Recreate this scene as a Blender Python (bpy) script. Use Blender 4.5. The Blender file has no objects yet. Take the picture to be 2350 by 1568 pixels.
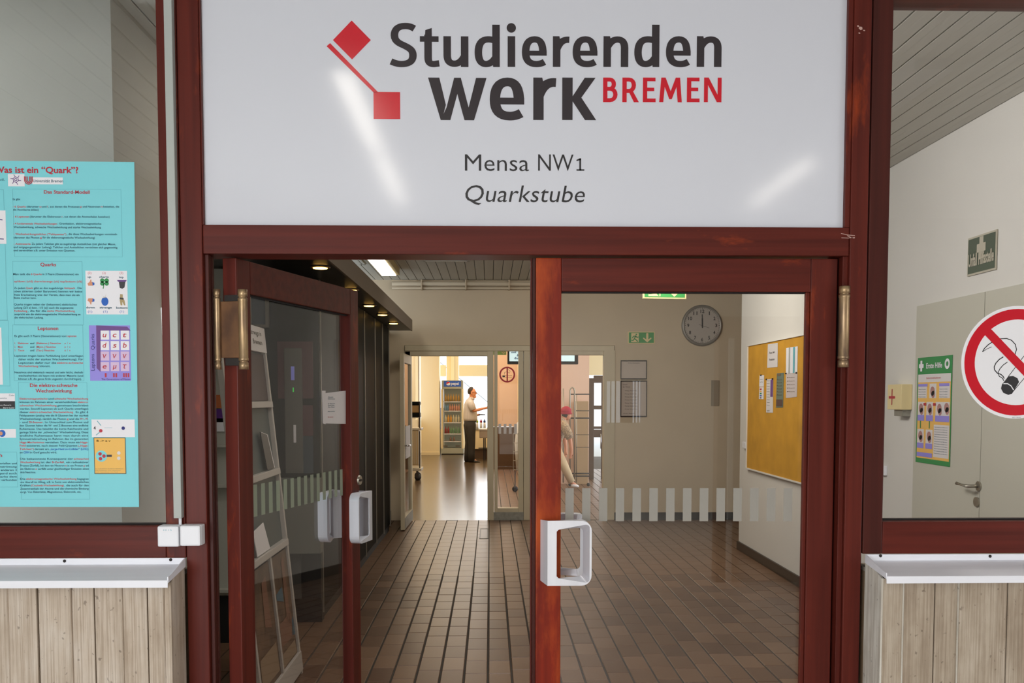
import bpy, bmesh, math, random
from mathutils import Vector, Matrix
random.seed(7)
PI = math.pi
SC = bpy.context.scene
COL = SC.collection

# ------------------------------------------------------------------ camera
FPX, PX0, PY0, W, H = 2150.0, 1175.0, 1030.0, 2350, 1568
VPX, HOR = 1125.0, 912.0
CAM = Vector((0, -2.78, 1.6))
yaw = math.atan((PX0 - VPX) / FPX)
pitch = math.atan((PY0 - HOR) / FPX)
cd = bpy.data.cameras.new('camera')
cam = bpy.data.objects.new('camera', cd)
COL.objects.link(cam)
cam.location = CAM
cam.rotation_euler = (PI / 2 - pitch, 0, -yaw)
cd.sensor_width = 36
cd.lens = 36 * FPX / W
cd.shift_x = 0
cd.shift_y = (PY0 - H / 2) / W
cd.clip_start = 0.05
cd.clip_end = 200
SC.camera = cam
ROT = cam.rotation_euler.to_matrix()

def ray(px, py):
    return (ROT @ Vector(((px - PX0) / FPX, -(py - PY0) / FPX, -1))).normalized()

def at(px, py, X=None, Y=None, Z=None):
    d = ray(px, py)
    if Y is not None: t = (Y - CAM.y) / d.y
    elif X is not None: t = (X - CAM.x) / d.x
    else: t = (Z - CAM.z) / d.z
    return CAM + d * t

# ------------------------------------------------------------------ world, lights, exposure
SC.view_settings.view_transform = 'Standard'
SC.view_settings.look = 'None'
SC.view_settings.exposure = 0.0
SC.view_settings.gamma = 1.0
SC.view_settings.use_curve_mapping = False
SC.cycles.use_denoising = True
SC.cycles.max_bounces = 10
SC.cycles.diffuse_bounces = 4
SC.cycles.glossy_bounces = 4
SC.cycles.transparent_max_bounces = 24
SC.cycles.sample_clamp_indirect = 6
SC.cycles.caustics_reflective = False
SC.cycles.caustics_refractive = False
wd = bpy.data.worlds.new('sky')
SC.world = wd
wd.use_nodes = True
wd.node_tree.nodes['Background'].inputs[0].default_value = (0.86, 0.93, 1.0, 1)
wd.node_tree.nodes['Background'].inputs[1].default_value = 2.6

def area(name, loc, target, sx, sy, watts, col=(1, 1, 1), spread=180):
    l = bpy.data.lights.new(name, 'AREA')
    l.shape = 'RECTANGLE'; l.size = sx; l.size_y = sy; l.energy = watts; l.color = col
    l.spread = math.radians(spread)
    o = bpy.data.objects.new(name, l)
    COL.objects.link(o)
    o.location = loc
    o.rotation_euler = (Vector(target) - Vector(loc)).to_track_quat('-Z', 'Y').to_euler()
    return o

# outer hall: soft lights added at the windowless side walls, ceiling tubes at the rear
area('added_side_light', (-2.30, -4.2, 1.35), (1.0, -0.9, 1.0), 2.6, 1.8, 165, (0.93, 0.96, 1.0))  # added soft light from the left, no window built in that wall
area('added_side_light', (4.50, -2.3, 1.35), (0.4, -0.6, 1.1), 2.0, 1.6, 44, (0.97, 0.97, 1.0))  # added weaker light from the right, no window behind it
area('hall_tubes', (0.4, -8.2, 3.02), (0.4, -8.2, 0), 1.2, 2.4, 190, (1.0, 0.97, 0.93))
# inner corridor: ceiling lamp light plus added lights tilted at the walls
area('corridor_light', (1.0, 5.2, 3.0), (2.3, 8.6, 0.9), 1.4, 1.0, 62, (1.0, 0.92, 0.80))  # added without a fixture, brightens the far wall and notice board
area('corridor_light', (-1.18, 6.6, 2.99), (-1.18, 6.6, 0), 0.14, 2.6, 9, (1.0, 0.93, 0.82))
area('corridor_light', (0.1, 1.7, 2.98), (2.6, 2.7, 0.5), 1.6, 0.8, 62, (1.0, 0.95, 0.90))  # added without a fixture, brightens the wall with the first aid door
area('corridor_light', (-0.55, 1.9, 3.02), (-0.9, 1.6, 0), 0.2, 1.2, 7, (1.0, 0.90, 0.78))
# dining hall: warm lamps and window daylight
area('hall_light', (-0.6, 17.0, 3.3), (-0.6, 17.0, 0), 3.0, 9.0, 200, (1.0, 0.84, 0.62))
area('hall_light', (1.6, 12.2, 3.0), (1.6, 12.2, 0), 1.5, 3.0, 16, (1.0, 0.85, 0.72))
area('hall_daylight', (-0.7, 26.8, 2.0), (-0.7, 12.0, 0.6), 2.4, 2.2, 90, (0.95, 0.97, 1.0))

# ------------------------------------------------------------------ materials
def lin(c):
    return tuple((v / 255 / 12.92) if v / 255 <= 0.04045 else ((v / 255 + 0.055) / 1.055) ** 2.4 for v in c)

def newmat(name):
    m = bpy.data.materials.new(name); m.use_nodes = True
    return m, m.node_tree, m.node_tree.nodes['Principled BSDF']

def mat(name, rgb, rough=0.5, metal=0.0, spec=0.5, var=0.0, scale=(8, 8, 8), bump=0.0, emit=0.0, coat=0.0, detail=4, rgb2=None):
    m, nt, b = newmat(name)
    c = lin(rgb)
    b.inputs['Base Color'].default_value = (*c, 1)
    b.inputs['Roughness'].default_value = rough
    b.inputs['Metallic'].default_value = metal
    b.inputs['Specular IOR Level'].default_value = spec
    b.inputs['Coat Weight'].default_value = coat
    if emit:
        b.inputs['Emission Color'].default_value = (*c, 1)
        b.inputs['Emission Strength'].default_value = emit
    if var or bump or rgb2:
        tc = nt.nodes.new('ShaderNodeTexCoord'); mp = nt.nodes.new('ShaderNodeMapping')
        mp.inputs['Scale'].default_value = scale
        nz = nt.nodes.new('ShaderNodeTexNoise'); nz.inputs['Scale'].default_value = 1; nz.inputs['Detail'].default_value = detail
        nt.links.new(tc.outputs['Object'], mp.inputs['Vector']); nt.links.new(mp.outputs[0], nz.inputs['Vector'])
        rp = nt.nodes.new('ShaderNodeValToRGB')
        c2 = lin(rgb2) if rgb2 else tuple(min(1, v * (1 + var)) for v in c)
        c1 = c if rgb2 else tuple(v * (1 - var) for v in c)
        rp.color_ramp.elements[0].position = 0.32; rp.color_ramp.elements[0].color = (*c1, 1)
        rp.color_ramp.elements[1].position = 0.68; rp.color_ramp.elements[1].color = (*c2, 1)
        nt.links.new(nz.outputs[0], rp.inputs[0]); nt.links.new(rp.outputs[0], b.inputs['Base Color'])
        if bump:
            bp = nt.nodes.new('ShaderNodeBump'); bp.inputs['Strength'].default_value = bump; bp.inputs['Distance'].default_value = 0.01
            nt.links.new(nz.outputs[0], bp.inputs['Height']); nt.links.new(bp.outputs[0], b.inputs['Normal'])
    return m

def wood(name, horizontal=False, worn=0.0, base=(100, 40, 31), dark=(78, 30, 24), orange=(172, 70, 30)):
    """mahogany-stained varnish, worn to orange where hands rub it"""
    m, nt, b = newmat(name)
    L = nt.links.new
    tc = nt.nodes.new('ShaderNodeTexCoord')
    mp = nt.nodes.new('ShaderNodeMapping'); mp.inputs['Scale'].default_value = (1.3, 40, 40) if horizontal else (40, 40, 1.3)
    nz = nt.nodes.new('ShaderNodeTexNoise'); nz.inputs['Scale'].default_value = 1.0; nz.inputs['Detail'].default_value = 5
    L(tc.outputs['Object'], mp.inputs['Vector']); L(mp.outputs[0], nz.inputs['Vector'])
    rp = nt.nodes.new('ShaderNodeValToRGB')
    rp.color_ramp.elements[0].position = 0.3; rp.color_ramp.elements[0].color = (*lin(dark), 1)
    rp.color_ramp.elements[1].position = 0.7; rp.color_ramp.elements[1].color = (*lin(base), 1)
    L(nz.outputs[0], rp.inputs[0])
    mp2 = nt.nodes.new('ShaderNodeMapping'); mp2.inputs['Scale'].default_value = (3, 3, 9) if horizontal else (9, 9, 2.2)
    n2 = nt.nodes.new('ShaderNodeTexNoise'); n2.inputs['Scale'].default_value = 1.0; n2.inputs['Detail'].default_value = 6; n2.inputs['Roughness'].default_value = 0.65
    L(tc.outputs['Object'], mp2.inputs['Vector']); L(mp2.outputs[0], n2.inputs['Vector'])
    r2 = nt.nodes.new('ShaderNodeValToRGB')
    r2.color_ramp.elements[0].position = 0.66 - 0.3 * worn; r2.color_ramp.elements[0].color = (0, 0, 0, 1)
    r2.color_ramp.elements[1].position = 0.86 - 0.2 * worn; r2.color_ramp.elements[1].color = (1, 1, 1, 1)
    L(n2.outputs[0], r2.inputs[0])
    mx = nt.nodes.new('ShaderNodeMix'); mx.data_type = 'RGBA'
    L(r2.outputs[0], mx.inputs[0]); L(rp.outputs[0], mx.inputs[6]); mx.inputs[7].default_value = (*lin(orange), 1)
    L(mx.outputs[2], b.inputs['Base Color'])
    b.inputs['Roughness'].default_value = 0.38
    b.inputs['Specular IOR Level'].default_value = 0.16
    bp = nt.nodes.new('ShaderNodeBump'); bp.inputs['Strength'].default_value = 0.12; bp.inputs['Distance'].default_value = 0.004
    L(nz.outputs[0], bp.inputs['Height']); L(bp.outputs[0], b.inputs['Normal'])
    return m

def concrete(name, base, dark, light):
    """board-marked concrete: wood grain cast into it, clouds and small pores"""
    m, nt, b = newmat(name)
    L = nt.links.new
    tc = nt.nodes.new('ShaderNodeTexCoord')
    oi = nt.nodes.new('ShaderNodeObjectInfo')
    ad = nt.nodes.new('ShaderNodeVectorMath'); ad.operation = 'ADD'
    sc = nt.nodes.new('ShaderNodeVectorMath'); sc.operation = 'SCALE'; sc.inputs['Scale'].default_value = 20
    cb = nt.nodes.new('ShaderNodeCombineXYZ')
    L(oi.outputs['Random'], cb.inputs[0]); L(oi.outputs['Random'], cb.inputs[2]); L(cb.outputs[0], sc.inputs[0])
    L(tc.outputs['Object'], ad.inputs[0]); L(sc.outputs[0], ad.inputs[1])
    def nz(scale, detail, rough=0.5):
        mp = nt.nodes.new('ShaderNodeMapping'); mp.inputs['Scale'].default_value = scale
        n = nt.nodes.new('ShaderNodeTexNoise'); n.inputs['Scale'].default_value = 1; n.inputs['Detail'].default_value = detail; n.inputs['Roughness'].default_value = rough
        L(ad.outputs[0], mp.inputs['Vector']); L(mp.outputs[0], n.inputs['Vector'])
        return n
    grain = nz((260, 60, 4.0), 3); cloud = nz((14, 14, 5), 6, 0.6); pore = nz((70, 70, 60), 3, 0.5)
    r1 = nt.nodes.new('ShaderNodeValToRGB')
    e = r1.color_ramp.elements
    e[0].position = 0.3; e[0].color = (*lin(dark), 1); e[1].position = 0.72; e[1].color = (*lin(light), 1)
    k = e.new(0.5); k.color = (*lin(base), 1)
    L(cloud.outputs[0], r1.inputs[0])
    r2 = nt.nodes.new('ShaderNodeValToRGB')
    r2.color_ramp.elements[0].position = 0.36; r2.color_ramp.elements[0].color = (0.70, 0.66, 0.62, 1)
    r2.color_ramp.elements[1].position = 0.60; r2.color_ramp.elements[1].color = (1, 1, 1, 1)
    L(grain.outputs[0], r2.inputs[0])
    r3 = nt.nodes.new('ShaderNodeValToRGB')
    r3.color_ramp.elements[0].position = 0.27; r3.color_ramp.elements[0].color = (0.45, 0.43, 0.42, 1)
    r3.color_ramp.elements[1].position = 0.33; r3.color_ramp.elements[1].color = (1, 1, 1, 1)
    L(pore.outputs[0], r3.inputs[0])
    m1 = nt.nodes.new('ShaderNodeMix'); m1.data_type = 'RGBA'; m1.blend_type = 'MULTIPLY'; m1.inputs[0].default_value = 0.8
    L(r1.outputs[0], m1.inputs[6]); L(r2.outputs[0], m1.inputs[7])
    m2 = nt.nodes.new('ShaderNodeMix'); m2.data_type = 'RGBA'; m2.blend_type = 'MULTIPLY'; m2.inputs[0].default_value = 0.8
    L(m1.outputs[2], m2.inputs[6]); L(r3.outputs[0], m2.inputs[7])
    L(m2.outputs[2], b.inputs['Base Color'])
    b.inputs['Roughness'].default_value = 0.85
    bp = nt.nodes.new('ShaderNodeBump'); bp.inputs['Strength'].default_value = 0.35; bp.inputs['Distance'].default_value = 0.004
    L(grain.outputs[0], bp.inputs['Height']); L(bp.outputs[0], b.inputs['Normal'])
    return m

def glass(name, tint=(1, 1, 1), f0=0.04, haze=0.0):
    """window glass: see-through with a true mirror share that rises towards grazing angles"""
    m = bpy.data.materials.new(name); m.use_nodes = True
    nt = m.node_tree; nt.nodes.clear(); L = nt.links.new
    out = nt.nodes.new('ShaderNodeOutputMaterial')
    tr = nt.nodes.new('ShaderNodeBsdfTransparent'); tr.inputs[0].default_value = (*tint, 1)
    gl = nt.nodes.new('ShaderNodeBsdfGlossy'); gl.inputs['Roughness'].default_value = 0.0
    lw = nt.nodes.new('ShaderNodeLayerWeight'); lw.inputs['Blend'].default_value = 0.5   # Facing = 1 - cos
    pw = nt.nodes.new('ShaderNodeMath'); pw.operation = 'POWER'; pw.inputs[1].default_value = 5
    ma = nt.nodes.new('ShaderNodeMath'); ma.operation = 'MULTIPLY_ADD'; ma.inputs[1].default_value = 1 - f0; ma.inputs[2].default_value = f0
    mx = nt.nodes.new('ShaderNodeMixShader')
    L(lw.outputs['Facing'], pw.inputs[0]); L(pw.outputs[0], ma.inputs[0]); L(ma.outputs[0], mx.inputs[0])
    L(tr.outputs[0], mx.inputs[1]); L(gl.outputs[0], mx.inputs[2])
    L(mx.outputs[0], out.inputs[0])
    return m

def tilemat(name, c1, c2, c3):
    m, nt, b = newmat(name); L = nt.links.new
    oi = nt.nodes.new('ShaderNodeObjectInfo')
    tc = nt.nodes.new('ShaderNodeTexCoord')
    vo = nt.nodes.new('ShaderNodeTexNoise'); vo.inputs['Scale'].default_value = 3.0; vo.inputs['Detail'].default_value = 4
    L(tc.outputs['Object'], vo.inputs['Vector'])
    ad = nt.nodes.new('ShaderNodeMath'); ad.operation = 'MULTIPLY_ADD'; ad.inputs[1].default_value = 0.6
    L(oi.outputs['Random'], ad.inputs[0])
    s = nt.nodes.new('ShaderNodeMath'); s.operation = 'MULTIPLY'; s.inputs[1].default_value = 0.45
    L(vo.outputs[0], s.inputs[0]); L(s.outputs[0], ad.inputs[2])
    rp = nt.nodes.new('ShaderNodeValToRGB'); e = rp.color_ramp.elements
    e[0].position = 0.1; e[0].color = (*lin(c1), 1); e[1].position = 0.9; e[1].color = (*lin(c3), 1)
    k = e.new(0.5); k.color = (*lin(c2), 1)
    L(ad.outputs[0], rp.inputs[0]); L(rp.outputs[0], b.inputs['Base Color'])
    b.inputs['Roughness'].default_value = 0.36
    b.inputs['Specular IOR Level'].default_value = 0.28
    nz = nt.nodes.new('ShaderNodeTexNoise'); nz.inputs['Scale'].default_value = 60
    L(tc.outputs['Object'], nz.inputs['Vector'])
    bp = nt.nodes.new('ShaderNodeBump'); bp.inputs['Strength'].default_value = 0.08; bp.inputs['Distance'].default_value = 0.003
    L(nz.outputs[0], bp.inputs['Height']); L(bp.outputs[0], b.inputs['Normal'])
    return m

M = {}
M['wood_v'] = wood('stained_wood_upright', False, 0.25)
M['wood_h'] = wood('stained_wood_rail', True, 0.15)
M['wood_dark'] = wood('stained_wood_dark', False, 0.0, (78, 36, 30), (62, 29, 25))
M['wood_worn'] = wood('stained_wood_worn', False, 0.75, (134, 42, 24), (104, 32, 22), (190, 84, 34))
M['groove'] = mat('dark_groove', (22, 14, 13), 0.8)
M['panel'] = mat('sign_panel_white', (214, 217, 226), 0.10, spec=0.5)
M['ink'] = mat('sign_ink_dark', (50, 44, 48), 0.18)
M['black_ink'] = mat('black_ink', (24, 22, 26), 0.4)
M['red_ink'] = mat('sign_red', (205, 16, 40), 0.18)
M['red_dark'] = mat('red_print', (186, 30, 52), 0.5)
M['white_ink'] = mat('white_print', (238, 238, 242), 0.4)
M['alu'] = mat('aluminium_ledge', (238, 240, 248), 0.45, metal=0.0, var=0.03, scale=(2, 30, 30))
M['handle'] = mat('brushed_aluminium', (222, 224, 232), 0.34, metal=0.3, var=0.06, scale=(20, 20, 3))
M['chrome'] = mat('chrome', (200, 200, 205), 0.18, metal=1.0)
M['brass'] = mat('tarnished_brass', (190, 162, 122), 0.38, metal=0.75, rgb2=(120, 100, 84), scale=(30, 30, 9))
M['brass_plate'] = mat('dull_brass_plate', (128, 92, 62), 0.5, metal=0.6, rgb2=(92, 66, 50), scale=(20, 20, 12))
M['steel_dark'] = mat('dark_steel', (52, 48, 46), 0.45, metal=0.6)
M['glass'] = glass('window_glass')
M['plastic'] = mat('white_plastic', (232, 234, 240), 0.4)
M['trunking'] = mat('grey_white_plastic', (172, 178, 174), 0.5)
M['concrete_l'] = concrete('board_marked_concrete', (198, 184, 168), (180, 164, 146), (212, 202, 190))
M['concrete_r'] = concrete('board_marked_concrete_grey', (176, 162, 144), (158, 142, 124), (194, 182, 166))
M['concrete_lit'] = concrete('side_lit_concrete', (214, 210, 200), (190, 186, 176), (232, 230, 222))  # paler copy: side light painted into the end face, ridges share it
M['wall'] = mat('cream_wall_paint', (206, 190, 164), 0.75, var=0.03, scale=(2, 2, 2))
M['wall_grey'] = mat('grey_wall_paint', (178, 178, 168), 0.75, var=0.03, scale=(2, 2, 2))
M['wall_white'] = mat('white_wall_paint', (222, 220, 214), 0.7, var=0.02, scale=(2, 2, 2))
M['wall_pink'] = mat('pink_wall_paint', (226, 196, 178), 0.7)
M['wall_hall'] = mat('warm_cream_paint', (236, 218, 180), 0.7)
M['board'] = mat('painted_ceiling_board', (196, 194, 184), 0.55, var=0.03, scale=(20, 1, 20))
M['board_o'] = mat('white_ceiling_board', (216, 216, 212), 0.6)
M['black'] = mat('black_cladding', (13, 15, 15), 0.45, spec=0.02)
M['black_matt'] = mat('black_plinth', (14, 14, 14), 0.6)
M['soffit'] = mat('dark_soffit', (34, 34, 32), 0.35)
M['fascia'] = mat('brown_grey_fascia', (122, 110, 98), 0.5)
M['skirt'] = mat('dark_brown_skirting', (48, 40, 36), 0.4)
M['grout'] = mat('dark_grout', (58, 52, 46), 0.8, var=0.2, scale=(3, 3, 3))
M['tile'] = tilemat('brown_clay_tile', (82, 57, 44), (102, 76, 58), (122, 94, 74))
M['hall_floor'] = mat('polished_brown_lino', (80, 64, 46), 0.20, spec=0.35, var=0.08, scale=(6, 6, 6))
M['frame_cream'] = mat('cream_frame_paint', (200, 188, 160), 0.45, var=0.04, scale=(6, 6, 2))
M['kick'] = mat('scuffed_aluminium', (150, 148, 138), 0.5, metal=0.4, var=0.15, scale=(20, 20, 20))
M['brown_door'] = mat('brown_painted_door', (84, 62, 44), 0.45)
M['turq'] = mat('turquoise_paper', (126, 214, 224), 0.55)
M['t_line'] = mat('poster_rule', (98, 178, 192), 0.6)
M['t_text'] = mat('poster_text', (44, 92, 112), 0.6)
M['t_red'] = mat('poster_red_text', (206, 84, 92), 0.6)
M['t_blue'] = mat('poster_blue_text', (30, 96, 190), 0.6)
M['paper'] = mat('white_paper', (222, 218, 218), 0.6)
M['paper_w'] = mat('bright_white_paper', (236, 236, 242), 0.6)
M['purple'] = mat('purple_print', (150, 140, 226), 0.6)
M['purple_d'] = mat('dark_purple_print', (110, 72, 140), 0.6)
M['navy'] = mat('navy_print', (40, 44, 120), 0.6)
M['pinkpr'] = mat('pink_print', (216, 190, 222), 0.6)
M['green'] = mat('green_print', (30, 140, 70), 0.5)
M['sign_green'] = mat('exit_sign_green', (58, 150, 78), 0.4)
M['sign_cream'] = mat('exit_sign_luminous', (232, 214, 160), 0.4)
M['sign_green_d'] = mat('dull_green_sign', (70, 84, 68), 0.4)
M['sign_beige'] = mat('dull_beige_print', (190, 184, 166), 0.5)
M['cork'] = mat('mustard_felt', (206, 152, 44), 0.9, var=0.10, scale=(5, 5, 5), bump=0.2)
M['skin'] = mat('skin', (214, 146, 112), 0.5)
M['hair'] = mat('dark_hair', (48, 38, 32), 0.6)
M['shirt'] = mat('pale_striped_shirt', (200, 196, 200), 0.8, var=0.08, scale=(30, 30, 6))
M['trousers'] = mat('charcoal_trousers', (44, 42, 42), 0.8)
M['shoe'] = mat('black_leather', (20, 18, 18), 0.35)
M['knit'] = mat('beige_flecked_knit', (206, 182, 146), 0.9, rgb2=(120, 96, 84), scale=(60, 60, 60))
M['beige'] = mat('beige_cotton', (218, 194, 156), 0.85)
M['redcap'] = mat('red_cloth', (170, 20, 48), 0.8)
M['orangepr'] = mat('orange_print', (240, 190, 96), 0.6)
M['steel'] = mat('brushed_steel', (170, 164, 152), 0.3, metal=0.8)
M['lamp'] = mat('lit_diffuser', (255, 250, 238), 0.5, emit=7.0)
M['lamp_out'] = mat('lit_tube_diffuser', (255, 248, 236), 0.5, emit=12.0)
M['spot'] = mat('lit_halogen_spot', (255, 196, 96), 0.5, emit=9.0)
M['screen'] = mat('lit_screen', (205, 232, 236), 0.4, emit=0.85)
M['housing'] = mat('lamp_housing', (170, 150, 104), 0.5)
M['pepsi'] = mat('blue_header', (24, 70, 140), 0.4, emit=0.35)
M['fridge'] = mat('fridge_grey', (168, 166, 148), 0.45)
M['fridge_in'] = mat('fridge_inside', (186, 186, 158), 0.5, emit=0.12)

# ------------------------------------------------------------------ geometry helpers
class Frame:
    """a flat plane in the place: origin, rightwards, upwards; normal faces whoever looks at it"""
    def __init__(s, O, R, U):
        s.O = Vector(O); s.R = Vector(R).normalized(); s.U = Vector(U).normalized(); s.N = s.R.cross(s.U)
    def p(s, u, v, n=0.0):
        return s.O + s.R * u + s.U * v + s.N * n
    def px(s, px, py):
        d = ray(px, py); t = (s.O - CAM).dot(s.N) / d.dot(s.N)
        q = CAM + d * t - s.O
        return q.dot(s.R), q.dot(s.U)
    def moved(s, n):
        return Frame(s.O + s.N * n, s.R, s.U)

def FY(y): return Frame((0, y, 0), (1, 0, 0), (0, 0, 1))
def FXr(x): return Frame((x, 0, 0), (0, -1, 0), (0, 0, 1))      # faces -X
def FXl(x): return Frame((x, 0, 0), (0, 1, 0), (0, 0, 1))       # faces +X

def bez(p0, p1, p2, p3, n=8):
    return [tuple(((1 - t) ** 3) * a + 3 * t * (1 - t) ** 2 * b + 3 * t * t * (1 - t) * c + t ** 3 * d for a, b, c, d in zip(p0, p1, p2, p3)) for t in [i / n for i in range(n + 1)]]

class MB:
    def __init__(s): s.v = []; s.f = []; s.k = 0; s.lift = 0.0
    def add(s, vs, fs):
        k = len(s.v); s.v += [tuple(v) for v in vs]; s.f += [tuple(i + k for i in f) for f in fs]; return s
    def box(s, x0, x1, y0, y1, z0, z1):
        x0, x1 = sorted((x0, x1)); y0, y1 = sorted((y0, y1)); z0, z1 = sorted((z0, z1))
        return s.add([(x0, y0, z0), (x1, y0, z0), (x1, y1, z0), (x0, y1, z0), (x0, y0, z1), (x1, y0, z1), (x1, y1, z1), (x0, y1, z1)],
                     [(0, 3, 2, 1), (4, 5, 6, 7), (0, 1, 5, 4), (1, 2, 6, 5), (2, 3, 7, 6), (3, 0, 4, 7)])
    def fbox(s, F, u0, u1, v0, v1, n0, n1):
        u0, u1 = sorted((u0, u1)); v0, v1 = sorted((v0, v1)); n0, n1 = sorted((n0, n1))
        P = [F.p(a, b, c) for c in (n0, n1) for (a, b) in ((u0, v0), (u1, v0), (u1, v1), (u0, v1))]
        return s.add(P, [(3, 2, 1, 0), (4, 5, 6, 7), (0, 1, 5, 4), (1, 2, 6, 5), (2, 3, 7, 6), (3, 0, 4, 7)])
    def quad(s, F, u0, u1, v0, v1, n=0.0):
        return s.add([F.p(u0, v0, n), F.p(u1, v0, n), F.p(u1, v1, n), F.p(u0, v1, n)], [(0, 1, 2, 3)])
    def poly(s, F, pts, n0=0.0, n1=None):
        k = len(pts)
        n0 += s.k * s.lift; s.k += 1
        if n1 is None:
            return s.add([F.p(u, v, n0) for u, v in pts], [tuple(range(k))])
        vs = [F.p(u, v, n0) for u, v in pts] + [F.p(u, v, n1) for u, v in pts]
        return s.add(vs, [tuple(range(k, 2 * k)), tuple(range(k - 1, -1, -1))] + [(i, (i + 1) % k, k + (i + 1) % k, k + i) for i in range(k)])
    def disc(s, F, u, v, r, n=0.0, seg=32, ry=None):
        ry = ry or r
        return s.poly(F, [(u + r * math.cos(2 * PI * i / seg), v + ry * math.sin(2 * PI * i / seg)) for i in range(seg)], n)
    def ring(s, F, u, v, r0, r1, n=0.0, seg=48):
        vs = []; fs = []
        for i in range(seg):
            a = 2 * PI * i / seg
            vs += [F.p(u + r0 * math.cos(a), v + r0 * math.sin(a), n), F.p(u + r1 * math.cos(a), v + r1 * math.sin(a), n)]
        for i in range(seg):
            j = (i + 1) % seg; fs.append((2 * i, 2 * i + 1, 2 * j + 1, 2 * j))
        return s.add(vs, fs)
    def stroke(s, F, pts, a, b=None, n=0.0, sc=1.0, ou=0.0, ov=0.0):
        """a drawn line; pen half-width a across, b for horizontal strokes"""
        b = b if b is not None else a
        n += s.k * s.lift; s.k += 1
        L = []; R = []
        for i, (x, y) in enumerate(pts):
            x0, y0 = pts[max(0, i - 1)]; x1, y1 = pts[min(len(pts) - 1, i + 1)]
            dx, dy = x1 - x0, y1 - y0; l = math.hypot(dx, dy) or 1
            nx, ny = -dy / l, dx / l
            w = math.hypot(a * nx, b * ny)
            L.append((x + nx * w, y + ny * w)); R.append((x - nx * w, y - ny * w))
        vs = []; fs = []
        for (lx, ly), (rx, ry) in zip(L, R):
            vs += [F.p(ou + lx * sc, ov + ly * sc, n), F.p(ou + rx * sc, ov + ry * sc, n)]
        for i in range(len(pts) - 1): fs.append((2 * i, 2 * i + 1, 2 * i + 3, 2 * i + 2))
        return s.add(vs, fs)
    def loft(s, pts, radii, seg=12, cap=True, up=(0, 1, 0)):
        """tube through pts; radii are r or (r_side, r_other)"""
        pts = [Vector(p) for p in pts]; base = len(s.v); up = Vector(up)
        for i, p in enumerate(pts):
            t = (pts[min(i + 1, len(pts) - 1)] - pts[max(0, i - 1)]).normalized()
            if i in (0, len(pts) - 1) or True:
                a = up - t * up.dot(t)
                if a.length < 0.05: a = Vector((1, 0, 0)) - t * t.x
                a.normalize(); b = t.cross(a)
            r = radii[i] if isinstance(radii, (list, tuple)) and isinstance(radii[0], (list, tuple, float, int)) else radii
            ra, rb = (r if isinstance(r, (list, tuple)) else (r, r))
            for k in range(seg):
                th = 2 * PI * k / seg
                s.v.append(tuple(p + a * (ra * math.cos(th)) + b * (rb * math.sin(th))))
        for i in range(len(pts) - 1):
            for k in range(seg):
                j = (k + 1) % seg
                s.f.append((base + i * seg + k, base + i * seg + j, base + (i + 1) * seg + j, base + (i + 1) * seg + k))
        if cap:
            s.f.append(tuple(base + k for k in range(seg - 1, -1, -1)))
            e = base + (len(pts) - 1) * seg
            s.f.append(tuple(e + k for k in range(seg)))
        return s
    def tube(s, pts, r, seg=10): return s.loft(pts, [r] * len(pts), seg)
    def lathe(s, c, prof, seg=20, axis='z'):
        c = Vector(c); base = len(s.v)
        for r, h in prof:
            for k in range(seg):
                a = 2 * PI * k / seg
                if axis == 'z': s.v.append(tuple(c + Vector((r * math.cos(a), r * math.sin(a), h))))
                elif axis == 'y': s.v.append(tuple(c + Vector((r * math.cos(a), h, r * math.sin(a)))))
                else: s.v.append(tuple(c + Vector((h, r * math.cos(a), r * math.sin(a)))))
        for i in range(len(prof) - 1):
            for k in range(seg):
                j = (k + 1) % seg
                s.f.append((base + i * seg + k, base + i * seg + j, base + (i + 1) * seg + j, base + (i + 1) * seg + k))
        s.f.append(tuple(base + k for k in range(seg - 1, -1, -1)))
        s.f.append(tuple(base + (len(prof) - 1) * seg + k for k in range(seg)))
        return s
    def ball(s, c, rx, ry, rz, seg=14):
        c = Vector(c); base = len(s.v); n = seg // 2
        for i in range(n + 1):
            ph = PI * i / n
            for k in range(seg):
                a = 2 * PI * k / seg
                s.v.append((c.x + rx * math.sin(ph) * math.cos(a), c.y + ry * math.sin(ph) * math.sin(a), c.z - rz * math.cos(ph)))
        for i in range(n):
            for k in range(seg):
                j = (k + 1) % seg
                s.f.append((base + i * seg + k, base + i * seg + j, base + (i + 1) * seg + j, base + (i + 1) * seg + k))
        return s

def obj(name, mb, m, parent=None, smooth=False, bevel=0.0, label=None):
    me = bpy.data.meshes.new(name)
    me.from_pydata(mb.v, [], mb.f)
    bm = bmesh.new(); bm.from_mesh(me)
    if smooth or bevel:
        bmesh.ops.remove_doubles(bm, verts=bm.verts, dist=1e-6)
    if bevel:
        bmesh.ops.recalc_face_normals(bm, faces=bm.faces)
        es = [e for e in bm.edges if len(e.link_faces) == 2 and e.calc_face_angle(0) > 0.6]
        bmesh.ops.bevel(bm, geom=es, offset=bevel, segments=2, affect='EDGES', profile=0.6, clamp_overlap=True)
    bm.to_mesh(me); bm.free()
    if smooth:
        for p in me.polygons: p.use_smooth = True
    me.materials.append(m)
    o = bpy.data.objects.new(name, me); COL.objects.link(o)
    if parent: hang(o, parent)
    if label: o['label'] = label
    return o

def hang(o, parent):
    o.parent = parent
    if parent.type == 'EMPTY': o.matrix_parent_inverse = Matrix.Translation(-Vector(parent.location))

def tag(o, label, cat, group=None, kind=None):
    o['label'] = label; o['category'] = cat
    if group: o['group'] = group
    if kind: o['kind'] = kind
    return o

def thing(name, label, cat, loc=(0, 0, 0), group=None):
    o = bpy.data.objects.new(name, None); COL.objects.link(o); o.location = loc; o.empty_display_size = 0.1
    return tag(o, label, cat, group)

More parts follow.
